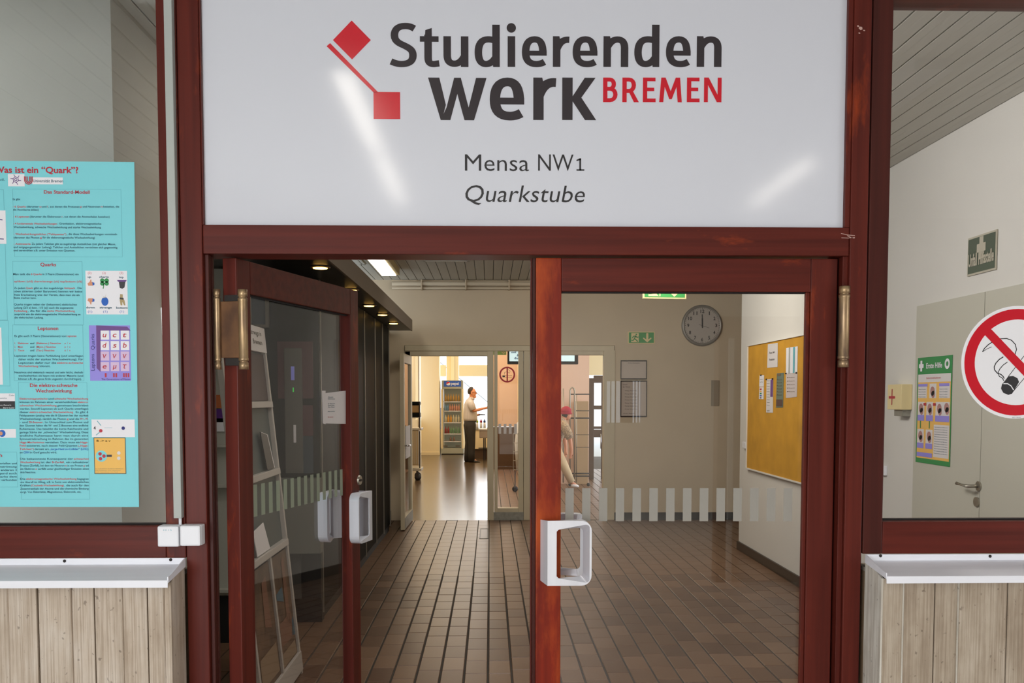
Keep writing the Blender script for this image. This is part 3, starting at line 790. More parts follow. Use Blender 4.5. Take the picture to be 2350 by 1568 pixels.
# ================================================================== THE SIGN
sx0, sx1 = post[1] + 0.0045, post[2] - 0.016
sg = thing('sign', 'large white sign with dark lettering and red square logo above the doors', 'sign', ((sx0 + sx1) / 2, 0.02, hz1))
obj('board', MB().box(sx0, sx1, 0.018, 0.026, hz1 + .0005, zs_top - .0005), M['panel'], sg)
FS = FY(0.0174)
def letter_word(parent, glyphs, F, base, unit_px, mtl, a, b, mk):
    for (ch, px_) in glyphs:
        u, v = F.px(px_, base)
        un = F.px(px_, base - unit_px)[1] - v
        mb = MB(); mb.lift = 0.00012; mk(ch, mb, F, u, v, un, a, b)
        obj('letter', mb, mtl, parent)
def mk_lower(ch, mb, F, ou, ov, sc, a, b):
    S = lambda pts, aa=a, bb=b: mb.stroke(F, pts, aa, bb, 0, sc, ou, ov)
    P = lambda pts: mb.poly(F, [(ou + x * sc, ov + y * sc) for x, y in pts])
    R = lambda x0, x1, y0, y1: P([(x0, y0), (x1, y0), (x1, y1), (x0, y1)])
    if ch == 'n' or ch == 'u':
        arc = bez((.14, .66), (.24, .84), (.36, .895), (.47, .895)) + bez((.47, .895), (.62, .895), (.705, .80), (.705, .62))[1:] + [(.705, 0)]
        st = [(.0, 0), (.25, 0), (.25, 1 if ch == 'u' else .86), (.215, 1), (0, 1)]
        if ch == 'u': arc = [(.83 - x, 1 - y) for x, y in arc]; st = [(.83 - x, 1 - y) for x, y in st]; arc = [(x, min(y, 1)) for x, y in arc]
        S(arc); P(st)
    elif ch == 'r':
        P([(0, 0), (.25, 0), (.25, .86), (.215, 1), (0, 1)]); S(bez((.14, .60), (.22, .80), (.36, .91), (.545, .885), 10))
    elif ch == 'i':
        R(.02, .27, 0, 1); mb.disc(F, ou + .14 * sc, ov + 1.27 * sc, .155 * sc, seg=24)
    elif ch == 'd':
        S(bez((.72, .84), (.62, .895), (.52, .9), (.45, .9)) + bez((.45, .9), (.22, .9), (.127, .72), (.127, .48))[1:] + bez((.127, .48), (.127, .25), (.2, .095), (.38, .095))[1:] + bez((.38, .095), (.52, .095), (.64, .2), (.715, .33))[1:])
        P([(.59, .15), (.62, 0), (.84, 0), (.84, 1.38), (.59, 1.38)])
    elif ch == 'e':
        S(bez((.705, .42), (.705, .75), (.62, .9), (.43, .9)) + bez((.43, .9), (.2, .9), (.127, .7), (.127, .48))[1:] + bez((.127, .48), (.127, .25), (.22, .095), (.48, .095))[1:] + bez((.48, .095), (.58, .095), (.68, .12), (.755, .17))[1:])
        R(.13, .83, .37, .53)
    elif ch == 't':
        S([(.27, 1.05), (.27, .3)] + bez((.27, .3), (.27, .12), (.36, .095), (.47, .095))[1:] + [(.64, .12)])
        P([(.16, .9), (.395, .9), (.395, 1.27), (.18, 1.2)]); P([(.0, .82), (.62, .82), (.62, 1.0), (.0, 1.0)])
    elif ch == 'S':
        S(bez((.80, 1.25), (.68, 1.335), (.55, 1.335), (.50, 1.335)) + bez((.50, 1.335), (.25, 1.335), (.14, 1.2), (.14, 1.03))[1:] + bez((.14, 1.03), (.14, .82), (.33, .76), (.46, .70))[1:]
          + bez((.46, .70), (.65, .61), (.75, .55), (.75, .38))[1:] + bez((.75, .38), (.75, .18), (.6, .095), (.36, .095))[1:] + bez((.36, .095), (.25, .095), (.12, .13), (.02, .18))[1:])
    elif ch == 'w':
        P([(0, 1), (.27, 1), (.425, .36), (.33, 0), (.30, 0)]); 
        P([(.30, 0), (.53, 0), (.70, .62), (.625, 1), (.425, .33)][:3] + [(.625, 1), (.44, .30)])
        P([(.625, 1), (.785, 1), (.97, .30), (.87, 0), (.70, .62)])
        P([(.87, 0), (1.10, 0), (1.4, 1), (1.15, 1), (.97, .30)])
    elif ch == 'k':
        R(0, .25, 0, 1); P([(.25, .44), (.46, .53), (.80, 1), (.54, 1), (.25, .56)]); P([(.25, .56), (.25, .44), (.55, 0), (.82, 0), (.46, .53)])
x0c = lambda c: 720 + c / 2.398
letter_word(sg, [('S', x0c(422)), ('t', x0c(585)), ('u', x0c(714)), ('d', x0c(885)), ('i', x0c(1064)), ('e', x0c(1145)), ('r', x0c(1316)), ('e', x0c(1424)), ('n', x0c(1594)), ('d', x0c(1763)), ('e', x0c(1937)), ('n', x0c(2107))], FS, 153.5, 70.5, M['ink'], .125, .103, mk_lower)
letter_word(sg, [('w', x0c(630)), ('e', x0c(968)), ('r', x0c(1208)), ('k', x0c(1367))], FS, 275.5, 97.5, M['ink'], .125, .103, mk_lower)
def mk_upper(ch, mb, F, ou, ov, sc, a, b):
    S = lambda pts: mb.stroke(F, pts, a, b, 0, sc, ou, ov)
    P = lambda pts: mb.poly(F, [(ou + x * sc, ov + y * sc) for x, y in pts])
    R = lambda x0, x1, y0, y1: P([(x0, y0), (x1, y0), (x1, y1), (x0, y1)])
    if ch == 'B':
        R(0, .18, 0, 1); S([(.1, .92)] + bez((.28, .92), (.50, .92), (.50, .55), (.28, .545)) + [(.1, .545)]); S([(.1, .545)] + bez((.30, .545), (.585, .53), (.585, .08), (.28, .08)) + [(.1, .08)])
    elif ch == 'R':
        R(0, .18, 0, 1); S([(.1, .92)] + bez((.28, .92), (.54, .92), (.54, .47), (.28, .46)) + [(.1, .46)]); P([(.24, .48), (.40, .52), (.69, 0), (.48, 0)])
    elif ch == 'E':
        R(0, .18, 0, 1); R(.1, .52, .85, 1); R(.1, .47, .45, .59); R(.1, .53, 0, .15)
    elif ch == 'M':
        P([(0, 0), (.17, 0), (.26, 1), (.08, 1)]); P([(.08, 1), (.26, 1), (.50, .38), (.50, .12), (.42, .12)]); P([(.86, 1), (.68, 1), (.45, .38), (.45, .12), (.52, .12)]); P([(.77, 0), (.94, 0), (.86, 1), (.68, 1)])
    elif ch == 'N':
        R(0, .165, 0, 1); R(.565, .73, 0, 1); P([(0, 1), (.19, 1), (.73, 0), (.54, 0)])
letter_word(sg, [('B', x0c(1592)), ('R', x0c(1698)), ('E', x0c(1811)), ('M', x0c(1901)), ('E', x0c(2053)), ('N', x0c(2147))], FS, 234.5, 56.5, M['red_ink'], .09, .08, mk_upper)
obj('logo_diamond', MB().poly(FS, px_poly(FS, [(764, 92), (808, 136.5), (851, 92), (807, 47)])), M['red_ink'], sg)
obj('logo_bar', MB().poly(FS, px_poly(FS, [(749.5, 106), (857, 212), (868, 212), (757.5, 99)])), M['red_ink'], sg)
obj('logo_square', MB().quad(FS, *px_box(FS, 857, 211, 918.5, 273.5)), M['red_ink'], sg)
ptext(sg, 'Mensa', FS, 1067, 392, 1214, 40, M['black_ink'], bold=-0.004, n=0)
ptext(sg, 'NW', FS, 1235, 392, 1316, 40, M['black_ink'], bold=-0.004, n=0)
q = MB(); q.quad(FS, *px_box(FS, 1329.5, 364, 1333.5, 392)); q.quad(FS, *px_box(FS, 1323, 388.6, 1341, 392)); q.poly(FS, px_poly(FS, [(1323, 370), (1323, 367), (1330, 363.5), (1333.5, 363.5), (1333.5, 367)]))
obj('letter', q, M['black_ink'], sg)
ptext(sg, 'Quarkstube', FS, 1068, 463, 1342, 40, M['black_ink'], italic=0.18, bold=-0.002, n=0)

# ================================================================== DOOR LEAVES
def handle_parts(parent, F, u_in, v0, v1, s, side, name='handle'):
    """D-shaped aluminium pull. u grows away from the leaf edge (s = +1/-1), side = +1 outer face, -1 inner face"""
    h = v1 - v0
    def P(u, v, n): return F.p(u_in + s * u, v, n * side)
    out = 0.062; ww = 0.149
    # base flange plate: slanted from leaf out to the grip plane
    mb = MB()
    vs = [P(0, v0 + .004, 0), P(0.018, v0, out), P(0.018, v1, out), P(0, v1 - .004, 0), P(0.004, v0 + .004, 0), P(0.022, v0, out - .004), P(0.022, v1, out - .004), P(0.004, v1 - .004, 0)]
    mb.add(vs, [(0, 1, 2, 3), (7, 6, 5, 4), (0, 3, 7, 4), (1, 5, 6, 2), (0, 4, 5, 1), (3, 2, 6, 7)])
    # D ring: outer and inner outline, front and back
    def rr(u0, u1, w0, w1, rad, n):
        pts = [(u0, w0)]
        for k in range(n + 1):
            a = -PI / 2 + k / n * PI / 2; pts.append((u1 - rad + rad * math.cos(a), w0 + rad + rad * math.sin(a)))
        for k in range(n + 1):
            a = k / n * PI / 2; pts.append((u1 - rad + rad * math.cos(a), w1 - rad + rad * math.sin(a)))
        pts.append((u0, w1)); return pts
    n = 6
    o_ = rr(0.018, ww, v0, v1, 0.030, n)
    def inner(n):
        u0, u1, w0, w1 = 0.045, ww - 0.022, v0 + 0.022, v1 - 0.026
        pts = [(u0 + .006, w0)]
        rad = 0.012
        for k in range(n + 1):
            a = -PI / 2 + k / n * PI / 2; pts.append((u1 - rad + rad * math.cos(a), w0 + rad + rad * math.sin(a)))
        for k in range(n + 1):
            a = k / n * PI / 2; pts.append((u1 - rad + rad * math.cos(a), w1 - rad + rad * math.sin(a)))
        pts.append((u0 + .006, w1)); return pts
    def flare(u, v):
        t = max(0.0, min(1.0, (u - .055) / (ww - .077)))
        return u + t * .016, v + (-.015 if v < (v0 + v1) / 2 else .017) * t * min(1.0, abs(v - (v0 + v1) / 2) / ((v1 - v0) * .28))
    b_i = inner(n); i_ = [flare(u, v) for u, v in b_i]
    # left edge of the hole, closed with rounded ends
    hl = [(0.045, v0 + 0.028), (0.045, v1 - 0.032)]
    def depth(u): return 0.005 + 0.034 * max(0.0, min(1.0, (u - 0.05) / 0.07))
    fr_o = [P(u, v, out) for u, v in o_]; bk_o = [P(u, v, out - depth(u)) for u, v in o_]
    fr_i = [P(u, v, out - 0.0) for u, v in i_]; bk_i = [P(u, v, out - depth(u)) for u, v in b_i]
    k = len(o_); base = 0
    ring = MB()
    ring.add(fr_o + fr_i + bk_o + bk_i, [(j, j + 1, k + j + 1, k + j) for j in range(k - 1)] + [(2 * k + j, 3 * k + j, 3 * k + j + 1, 2 * k + j + 1) for j in range(k - 1)]
             + [(j, 2 * k + j, 2 * k + j + 1, j + 1) for j in range(k - 1)] + [(k + j, k + j + 1, 3 * k + j + 1, 3 * k + j) for j in range(k - 1)])
    # left bar of the front plate
    a, b = (0.018, v0), (0.018, v1)
    lb = [a, i_[0], hl[0], hl[1], i_[-1], b]
    ring.add([P(u, v, out) for u, v in lb] + [P(u, v, out - 0.005) for u, v in lb], [(0, 1, 2, 3, 4, 5), (11, 10, 9, 8, 7, 6)] + [(j, 6 + j, 6 + (j + 1) % 6, (j + 1) % 6) for j in range(6)])
    mb.add(ring.v, ring.f)
    o = obj(name, mb, M['handle'], parent)
    bm = bmesh.new(); bm.from_mesh(o.data); bmesh.ops.remove_doubles(bm, verts=bm.verts, dist=1e-5); bmesh.ops.recalc_face_normals(bm, faces=bm.faces); bm.to_mesh(o.data); bm.free()
    md = o.modifiers.new('round', 'BEVEL'); md.width = 0.0016; md.segments = 2; md.limit_method = 'ANGLE'; md.angle_limit = 0.6
    return o

def barrel(parent, c, z0, z1, r, m=None):
    m = m or M['brass']; h = z1 - z0
    obj('hinge_barrel', MB().lathe((c[0], c[1], z0), [(r * .96, 0), (r * .96, .02), (r * .8, .021), (r * .8, .024), (r, .025), (r, .032), (r * .93, .034), (r * .93, h - .034), (r, h - .032), (r, h - .025), (r * .8, h - .024), (r * .8, h - .021), (r * .96, h - .02), (r * .96, h)], 20), m, parent, True)

LZ0, LZ1 = 0.012, Z0(592.5, 1500, 0.03)
def leaf(idx, F, wd_, s, label, worn):
    """leaf in frame F: u from the lock edge (0) to the hinge edge (wd_) times s; n=0 outer face, thickness .045 behind"""
    th = 0.045
    d = structure('door_%d' % idx, label, 'door')
    def bx(u0, u1, v0, v1, n0, n1): return MB().fbox(F, s * u0, s * u1, v0, v1, n0, n1)
    st = 0.092; top = 0.099; bot = 0.28
    obj('stile', bx(0.016, st, LZ0, LZ1, -th, 0), worn, d, bevel=0.003)
    obj('edge_strip', bx(0.0, 0.005, LZ0, LZ1, -th + .004, -.012), M['wood_v'], d, bevel=0.0015)
    obj('edge_strip', bx(0.006, 0.0155, LZ0, LZ1, -th + .004, -.006), M['wood_dark'], d, bevel=0.0015)
    obj('stile', bx(wd_ - st + .012, wd_, LZ0, LZ1, -th, 0), M['wood_v'], d, bevel=0.003)
    a, b = st + .0004, wd_ - st + .0116
    obj('rail', bx(a, b, LZ1 - top, LZ1, -th, 0), M['wood_h'], d, bevel=0.003)
    obj('rail', bx(a, b, LZ0, bot, -th, 0), M['wood_h'], d, bevel=0.003)
    for (u0, u1, v0, v1) in ((b - .012, b, bot, LZ1 - top), (a, b - .0125, bot, bot + .012), ):
        obj('glazing_bead', bx(u0, u1, v0, v1, -.022, -.006), M['wood_v'], d, bevel=0.002)
    obj('gasket', bx(a, b - .0125, LZ1 - top - .004, LZ1 - top, -.026, -.012), M['groove'], d)
    gp = obj('glass_pane', bx(a - .004, b + .004, bot - .004, LZ1 - top + .004, -.030, -.024), M['glass'], d)
    return d, gp, b
# right-hand leaf, closed
FR = FY(0.028)
ul = FR.px(1217.5, 900)[0]; ur = FR.px(1917, 900)[0]
FRl = Frame((ul, 0.028, 0), (1, 0, 0), (0, 0, 1))
d2, G2, gb = leaf(2, FRl, ur - ul, 1, 'closed glazed double-door leaf with mahogany-stained frame and worn lock stile', M['wood_worn'])
v0, v1 = FR.px(1250, 1345)[1], FR.px(1250, 1193)[1]
FH = FY(-0.034); 
hu = FR.px(1240, 1270)[0] - ul
hv0 = at(1256, 1345, Y=-.034).z; hv1 = at(1256, 1196, Y=-.034).z
handle_parts(d2, FRl, hu, hv0, hv1, 1, 1)
FRb = Frame((ul, 0.028 + .045, 0), (1, 0, 0), (0, 0, 1))
handle_parts(d2, FRb, hu, hv0 + .004, hv1 + .004, 1, -1)
# frosted safety marks on the glass
Fst = FY(0.0515)
xs = [1306 + 38.55 * k for k in range(14)]
for i, x in enumerate(xs):
    a_, b_ = x - 9.5 + 1, x + 9.5 + 1
    if b_ > 1842: continue
    obj('safety_stripe', MB().quad(Fst, *px_box(Fst, a_, 1120.5, b_, 1196.5)), M.setdefault('stripe', mat('frosted_grey_film', (150, 146, 138), 0.7)), G2)
# closer barrel at the right hinge edge
hzt, hzb = at(1938, 657, Y=0).z, at(1938, 843, Y=0).z
hcx = X0(1938, 750, 0.0)
barrel(d2, (hcx, 0.004), hzb, hzt, 0.0165)
obj('hinge_plate', MB().box(hcx - 0.010, hcx + 0.004, 0.004, 0.03, hzb + .03, hzt - .03), M['steel_dark'], d2)

# left-hand leaf, swung inwards
HX, HY = -0.755, 0.05
du = Vector((0.244, 0.89, 0)).normalized()
LW = ur - ul
# u runs from the lock edge (0) back to the hinge edge (LW) when s=-1 measured along +du from the far end
FLo = Vector((HX, HY, 0)) + du * LW
FL = Frame(FLo, du, (0, 0, 1))          # normal = du x z points to +X side (outer face)
d1, G1, _ = leaf(1, FL, LW, -1, 'open glazed double-door leaf swung inwards, mahogany-stained', M['wood_v'])
# its handle
def leaf_z(px, py): return FL.px(px, py)
hv = leaf_z(838, 1250)[1]; hw = leaf_z(838, 1138)[1]
handle_parts(d1, FL, -0.022, hv0, hv1, -1, 1)
FLb = Frame(FLo - FL.N * 0.045, du, (0, 0, 1))
handle_parts(d1, FLb, -0.022, hv0, hv1, -1, -1)
kz = leaf_z(826, 1102)
obj('lock_cylinder', MB().lathe(FL.p(0, 0, 0), [(0.001, 0)], 3) if False else MB().loft([FL.p(-0.022, kz[1], 0.0), FL.p(-0.022, kz[1], 0.006)], [(0.020, 0.020), (0.018, 0.018)], 20), M['steel'], d1)
obj('keyhole', MB().loft([FL.p(-0.022, kz[1], 0.006), FL.p(-0.022, kz[1], 0.009)], [(0.010, 0.005), (0.010, 0.005)], 12), M['steel_dark'], d1)
zst0, zst1 = at(1300, 1196.5, Y=.0515).z, at(1300, 1120.5, Y=.0515).z
k = 0; u = -0.105 - 0.02
while u > -LW + 0.10:
    obj('safety_stripe', MB().quad(FL, u - 0.0246, u, zst0, zst1, -0.0235), M.setdefault('stripe_g', mat('frosted_greenish_film', (150, 160, 140), 0.7)), G1)
    u -= 0.050
# notice taped on the glass
Fn = Frame(FL.p(0, 0, -0.021), du, (0, 0, 1))
u0, u1, v0, v1 = px_box(Fn, 742, 898, 793, 973)
u1 = min(u1, -0.10)
pn = thing('paper_notice', 'white paper notice taped on the glass of the open door leaf', 'notice', Fn.p((u0 + u1) / 2, v0))
q = MB(); q.poly(Fn, [Fn.px(742, 903), Fn.px(742, 972), Fn.px(793, 973), Fn.px(793, 897)], 0.0, 0.0008); obj('sheet', q, M['paper'], pn)
q = MB(); q.poly(Fn, [Fn.px(739, 897), Fn.px(741, 972), Fn.px(747, 974), Fn.px(747, 897)], 0.0, 0.0004); obj('sheet', q, M['paper'], pn)
for (y, x1, s_, mm) in ((913, 764, 'Aktuelle', 't_text'), (917, 768, 'Hinweise', 't_text'), (928, 768, 'für Gäste der', 't_text'), (932, 767, 'Mensa finden', 't_text'), (936, 768, 'Sie hier', 't_text'), (946, 768, 'Bitte scannen', 't_text'), (959, 764, 'Bremen', 'red_dark')):
    ptext(pn, s_, Fn, 752, y, x1, 3, M[mm], n=0.0012, key='notice' + mm)
# spring hinge of the open leaf
zt_, zb_ = at(557, 665, Y=0.02).z, at(557, 848, Y=0.02).z
pa = at(499, 750, Y=0.04); pb = at(558, 750, Y=0.02)
barrel(d1, (pa.x, pa.y), at(499, 853, Y=.04).z + .006, at(499, 664, Y=.04).z, 0.0105)
barrel(d1, (pb.x, pb.y), zb_, zt_, 0.0145)
ha = Vector((pa.x + .008, pa.y + .004, 0)); hb_ = Vector((pb.x - .010, pb.y + .006, 0))
Fhp = Frame(ha, (hb_ - ha).normalized(), (0, 0, 1))
obj('hinge_plate', MB().fbox(Fhp, 0, (hb_ - ha).length, zb_ + .035, zt_ - .033, -.003, .001), M['brass_plate'], d1)
obj('hinge_cap', MB().fbox(Fhp, .012, (hb_ - ha).length, zb_ + .012, zb_ + .034, -.012, -.003).fbox(Fhp, .012, (hb_ - ha).length, zt_ - .032, zt_ - .014, -.012, -.003), M['steel_dark'], d1)

# ================================================================== STICKERS AND POSTER ON THE SIDE WINDOWS
FG = FY(0.0325)     # just in front of the glass
ns = thing('no_smoking_sign', 'round red and white no smoking sticker on the side window glass', 'sign', FG.p(*FG.px(2335, 961)))
cu, cv = FG.px(2333.5, 832); R_ = cv - FG.px(2333.5, 961)[1]
px1 = R_ / 129.0
obj('disc', MB().poly(FG, [(cu + R_ * math.cos(2 * PI * i / 64), cv + R_ * math.sin(2 * PI * i / 64)) for i in range(64)], -0.001, 0.0), M['white_ink'], ns)
obj('red_ring', MB().ring(FG, cu, cv, 98 * px1, 122 * px1, 0.0006, 64), M['red_ink'], ns)
FGd = FG
c8 = math.cos(PI / 4)
def bar_pts(hw, L): return [(cu + (-L * c8 + hw * c8), cv + (L * c8 + hw * c8)), (cu + (-L * c8 - hw * c8), cv + (L * c8 - hw * c8)), (cu + (L * c8 - hw * c8), cv + (-L * c8 - hw * c8)), (cu + (L * c8 + hw * c8), cv + (-L * c8 + hw * c8))]
obj('red_bar', MB().poly(FG, bar_pts(9.8 * px1, 99 * px1), 0.0009), M['red_ink'], ns)
gx = lambda c: 2180 + c / 5.229
gy = lambda c: 680 + c / 5.229
def G(*pts): return [FG.px(gx(x), gy(y)) for x, y in pts]
q = MB()
q.stroke(FG, G((390, 668), (415, 625), (460, 582), (530, 535), (600, 512), (680, 508), (740, 530), (785, 580), (798, 640), (780, 700)), 1.0 * px1, n=0.0005)
q.stroke(FG, G((390, 668), (440, 635), (500, 608)), 0.6 * px1, n=0.0005)
q.stroke(FG, G((640, 728), (590, 760), (550, 805), (530, 850), (535, 885), (570, 925), (610, 938), (640, 965), (650, 990)), 1.1 * px1, n=0.0005)
q.stroke(FG, G((690, 790), (640, 825), (600, 870), (578, 915), (590, 960), (630, 985), (645, 1015)), 0.9 * px1, n=0.0005)
obj('smoke_drawing', q, M['black_ink'], ns)
q = MB()
q.stroke(FG, G((700, 965), (1000, 570)), 0.7 * px1, n=0.0005); q.stroke(FG, G((740, 1165), (1060, 780)), 0.7 * px1, n=0.0005)
obj('cigarette_outline', q, M['black_ink'], ns)
q = MB(); q.poly(FG, G((622, 1062), (700, 962), (760, 958), (810, 985), (828, 1030), (745, 1170), (700, 1185), (640, 1160), (612, 1110)), 0.0005)
obj('cigarette_tip', q, M['black_ink'], ns)
obj('cigarette_ash_line', MB().stroke(FG, G((640, 1050), (690, 1050), (730, 1075), (762, 1125)), 1.1 * px1, n=0.0008), M['white_ink'], ns)
ptext(ns, 'ISO 7010', FG, 2323, 959.5, 2342, 2.2, M['ink'], n=0.0006)

# ---- the turquoise physics poster
FP = FY(0.0322)
pz_ = thing('poster', 'turquoise physics poster on quarks taped behind the side window', 'poster', FP.p(*FP.px(0, 1163)))
q = MB(); q.poly(FP, px_poly(FP, [(-330, 366), (308, 372), (319, 1164), (-330, 1163)]), -0.0012, 0.0); obj('sheet', q, M['turq'], pz_)
def B(x0, y0, x1, y1, m, name='picture', n=0.0005):
    return obj(name, MB().quad(FP, *px_box(FP, x0, y0, x1, y1), n), m, pz_)
def outline(x0, y0, x1, y1, key=None, w=0.6):
    u0, u1, v0, v1 = px_box(FP, x0, y0, x1, y1); e = w / 1546
    q = MB()
    for p in (((u0, v0), (u1, v0)), ((u1, v0), (u1, v1)), ((u1, v1), (u0, v1)), ((u0, v1), (u0, v0))): q.stroke(FP, p, e, n=0.0004)
    obj('text_frame', q, M['t_line'], pz_)
for bxx in ((-300, 434, 17, 735), (29, 434, 281, 590), (29, 600, 192, 746), (29, 746, 193, 874), (42, 878, 206, 1146), (-100, 735, 23, 886), (-100, 1038, 41, 1118)): outline(*bxx)
def T(s_, x0, y, x1, cap, m='t_text', bold=0.0, **k): ptext(pz_, s_, FP, x0, y, x1, cap, M[m], bold=bold, n=0.0008, key=k.pop('key', 'poster' + m), **k)
T('Was ist ein “Quark”?', -14, 396.5, 180, 14.5, 'red_dark', 0.022, key='title', name='title')
T('oil.', -2, 415, 11, 6)
B(18, 399.5, 57, 428, M['paper_w'])
q = MB(); cu_, cv_ = FP.px(36.5, 412.5); e = 1 / 773
for k in range(6):
    a = PI / 6 + k * PI / 3 + .2; b_ = a + PI / 3
    q.stroke(FP, [(cu_ + 6.5 * e * math.cos(a), cv_ + 6.5 * e * math.sin(a)), (cu_ + 6.5 * e * math.cos(b_), cv_ + 6.5 * e * math.sin(b_))], 0.7 * e, n=0.0008)
    q.stroke(FP, [(cu_ + 6.5 * e * math.cos(a), cv_ + 6.5 * e * math.sin(a)), (cu_ + 12 * e * math.cos(a + .15), cv_ + 12 * e * math.sin(a + .15))], 0.7 * e, n=0.0008)
    q.stroke(FP, [(cu_ + 3 * e * math.cos(a), cv_ + 3 * e * math.sin(a)), (cu_ + 3 * e * math.cos(b_), cv_ + 3 * e * math.sin(b_))], 0.7 * e, n=0.0008)
obj('hexagon_emblem', q, M['purple_d'], pz_)
q = MB()
for r_ in (8.6, 5.6, 2.6):
    pts = [(-r_, 8)] + [(r_ * math.cos(PI + PI * k / 10), -0.5 + r_ * math.sin(PI + PI * k / 10)) for k in range(11)] + [(r_, 8)]
    cu_, cv_ = FP.px(65.5, 413.5); q.stroke(FP, [(cu_ + x * e, cv_ + y * e) for x, y in pts], 0.95 * e, n=0.0008)
obj('university_emblem', q, M['red_dark'], pz_)
B(74, 407, 144.5, 423.5, M['paper_w']); T('Universität Bremen', 76, 418.5, 145, 6.6, 't_text', .012)
T('Das Standard-Modell', 101, 444.5, 206, 8, 'red_dark', 0.016)
def line(y, x0, x1, segs, cap=4.6):
    """one line of print; segs = [(text, colour key)]"""
    tot = sum(len(s_) for s_, _ in segs) or 1; x = x0
    for s_, m in segs:
        w = (x1 - x0) * len(s_) / tot
        if s_.strip(): T(s_, x + .5, y, x + w - 1.2, cap, m, .012)
        x += w
R_t, D_t = 't_red', 't_text'
line(459.5, 29, 48, [('Es gibt', D_t)])
line(476.5, 29, 275, [('- 6 Quarks ', R_t), ('(darunter ', D_t), ('u ', R_t), ('und ', D_t), ('d', R_t), (', aus denen die Protonen ', D_t), ('p ', R_t), ('und Neutronen ', D_t), ('n ', R_t), ('bestehen, die', D_t)])
line(483.5, 30, 90, [('die Atomkerne bilden)', D_t)])
line(499.5, 30, 253, [('- 6 Leptonen ', R_t), ('(darunter die Elektronen ', D_t), ('e', R_t), (', aus denen die Atomschalen bestehen)', D_t)])
line(515.5, 30, 234, [('- 4 fundamentale Wechselwirkungen', R_t), (': Gravitation, elektromagnetische', D_t)])
line(523.5, 31, 233, [('Wechselwirkung, schwache Wechselwirkung und starke Wechselwirkung', D_t)])
line(539.5, 31, 270, [('- Wechselwirkungsteilchen (“Feldquanten”)', R_t), (', die diese Wechselwirkungen vermitteln', D_t)])
line(547.5, 31, 219, [('(darunter das Photon ', D_t), ('g ', R_t), ('für die elektromagnetische Wechselwirkung)', D_t)])
line(562, 31, 267, [('- Antimaterie: ', R_t), ('Zu jedem Teilchen gibt es zugehörige Antiteilchen (mit gleicher Masse,', D_t)])
line(569.5, 31, 271, [('und entgegengesetzter Ladung). Teilchen und Antiteilchen vernichten sich gegenseitig', D_t)])
line(577, 31, 174, [('und zerstrahlen z.B. unter Emission von Quanten.', D_t)])
T('Quarks', 93, 611, 129, 8, 'red_dark', 0.016)
line(631.5, 30, 182, [('Man teilt die ', D_t), ('6 Quarks ', R_t), ('in 3 Paare (Generationen) ein', D_t)])
line(648, 32, 190, [('up/down (u/d) charm/strange (c/s) top/bottom (t/b)', R_t)])
line(663.5, 32, 189, [('Zu jedem ', D_t), ('Quark ', R_t), ('gibt es das zugehörige ', D_t), ('Antiquark', R_t), ('. Die', D_t)])
line(671, 32, 190, [('oben zitierten (oder Baryonen) kennen wir keine', D_t)])
line(679, 32, 184, [('freie Erscheinung wie: der Verein, dass man sie als', D_t)])
line(686, 32, 85, [('Beste machen kann.', D_t)])
line(701, 32, 178, [('Quarks tragen neben der (bekannten) elektrischen', D_t)])
line(708.5, 32, 170, [('Ladung (2/3 e) bzw. -1/3 (e)) auch die sogenannte', D_t)])
line(716, 33, 173, [('Farbladung', R_t), (', die für die ', D_t), ('starke Wechselwirkung', R_t)])
line(723.5, 33, 186, [('anspricht wie die elektromagnetische Wechselwirkung an', D_t)])
line(731, 33, 101, [('die elektrischen Ladung.', D_t)])
T('Leptonen', 87, 757.5, 134, 8, 'red_dark', 0.016)
line(773.5, 33, 177, [('Es gibt auch 3 Paare (Generationen) von ', D_t), ('Leptonen', R_t)])
for i_, (y, a1, b1) in enumerate(((790, 'Elektron', '(Elektron-) Neutrino'), (798.5, 'Myon', '(Myon-) Neutrino'), (806.5, 'Tauon', '(Tau-) Neutrino'))):
    line(y, 33, 37, [('%d.' % (i_ + 1), R_t)]); line(y, 41, 41 + 3.2 * len(a1), [(a1, R_t)]); line(y, 69, 80, [('und', D_t)]); line(y, 83, 83 + 2.9 * len(b1), [(b1, R_t)]); line(y, 148, 163, [('e  /  v', R_t)])
line(819, 33, 192, [('Leptonen tragen keine Farbladung (und unterliegen', D_t)])
line(827, 42, 192, [('daher nicht der starken Wechselwirkung). Für', D_t)])
line(835, 42, 192, [('Leptonen dafür nur die ', D_t), ('elektro-schwache', R_t)])
line(842.5, 42, 117, [('Wechselwirkung ', R_t), ('relevant.', D_t)])
line(857, 33, 192, [('Neutrinos sind elektrisch neutral und sehr leicht, deshalb', D_t)])
line(864.5, 42, 192, [('wechselwirken sie kaum mit anderer Materie (und', D_t)])
line(872, 42, 189, [('können z.B. die ganze Erde ungestört durchdringen).', D_t)])
T('Die elektro-schwache', 69, 888.5, 178, 8.4, 'red_dark', 0.016)
T('Wechselwirkung', 82, 901, 165, 8.4, 'red_dark', 0.016)
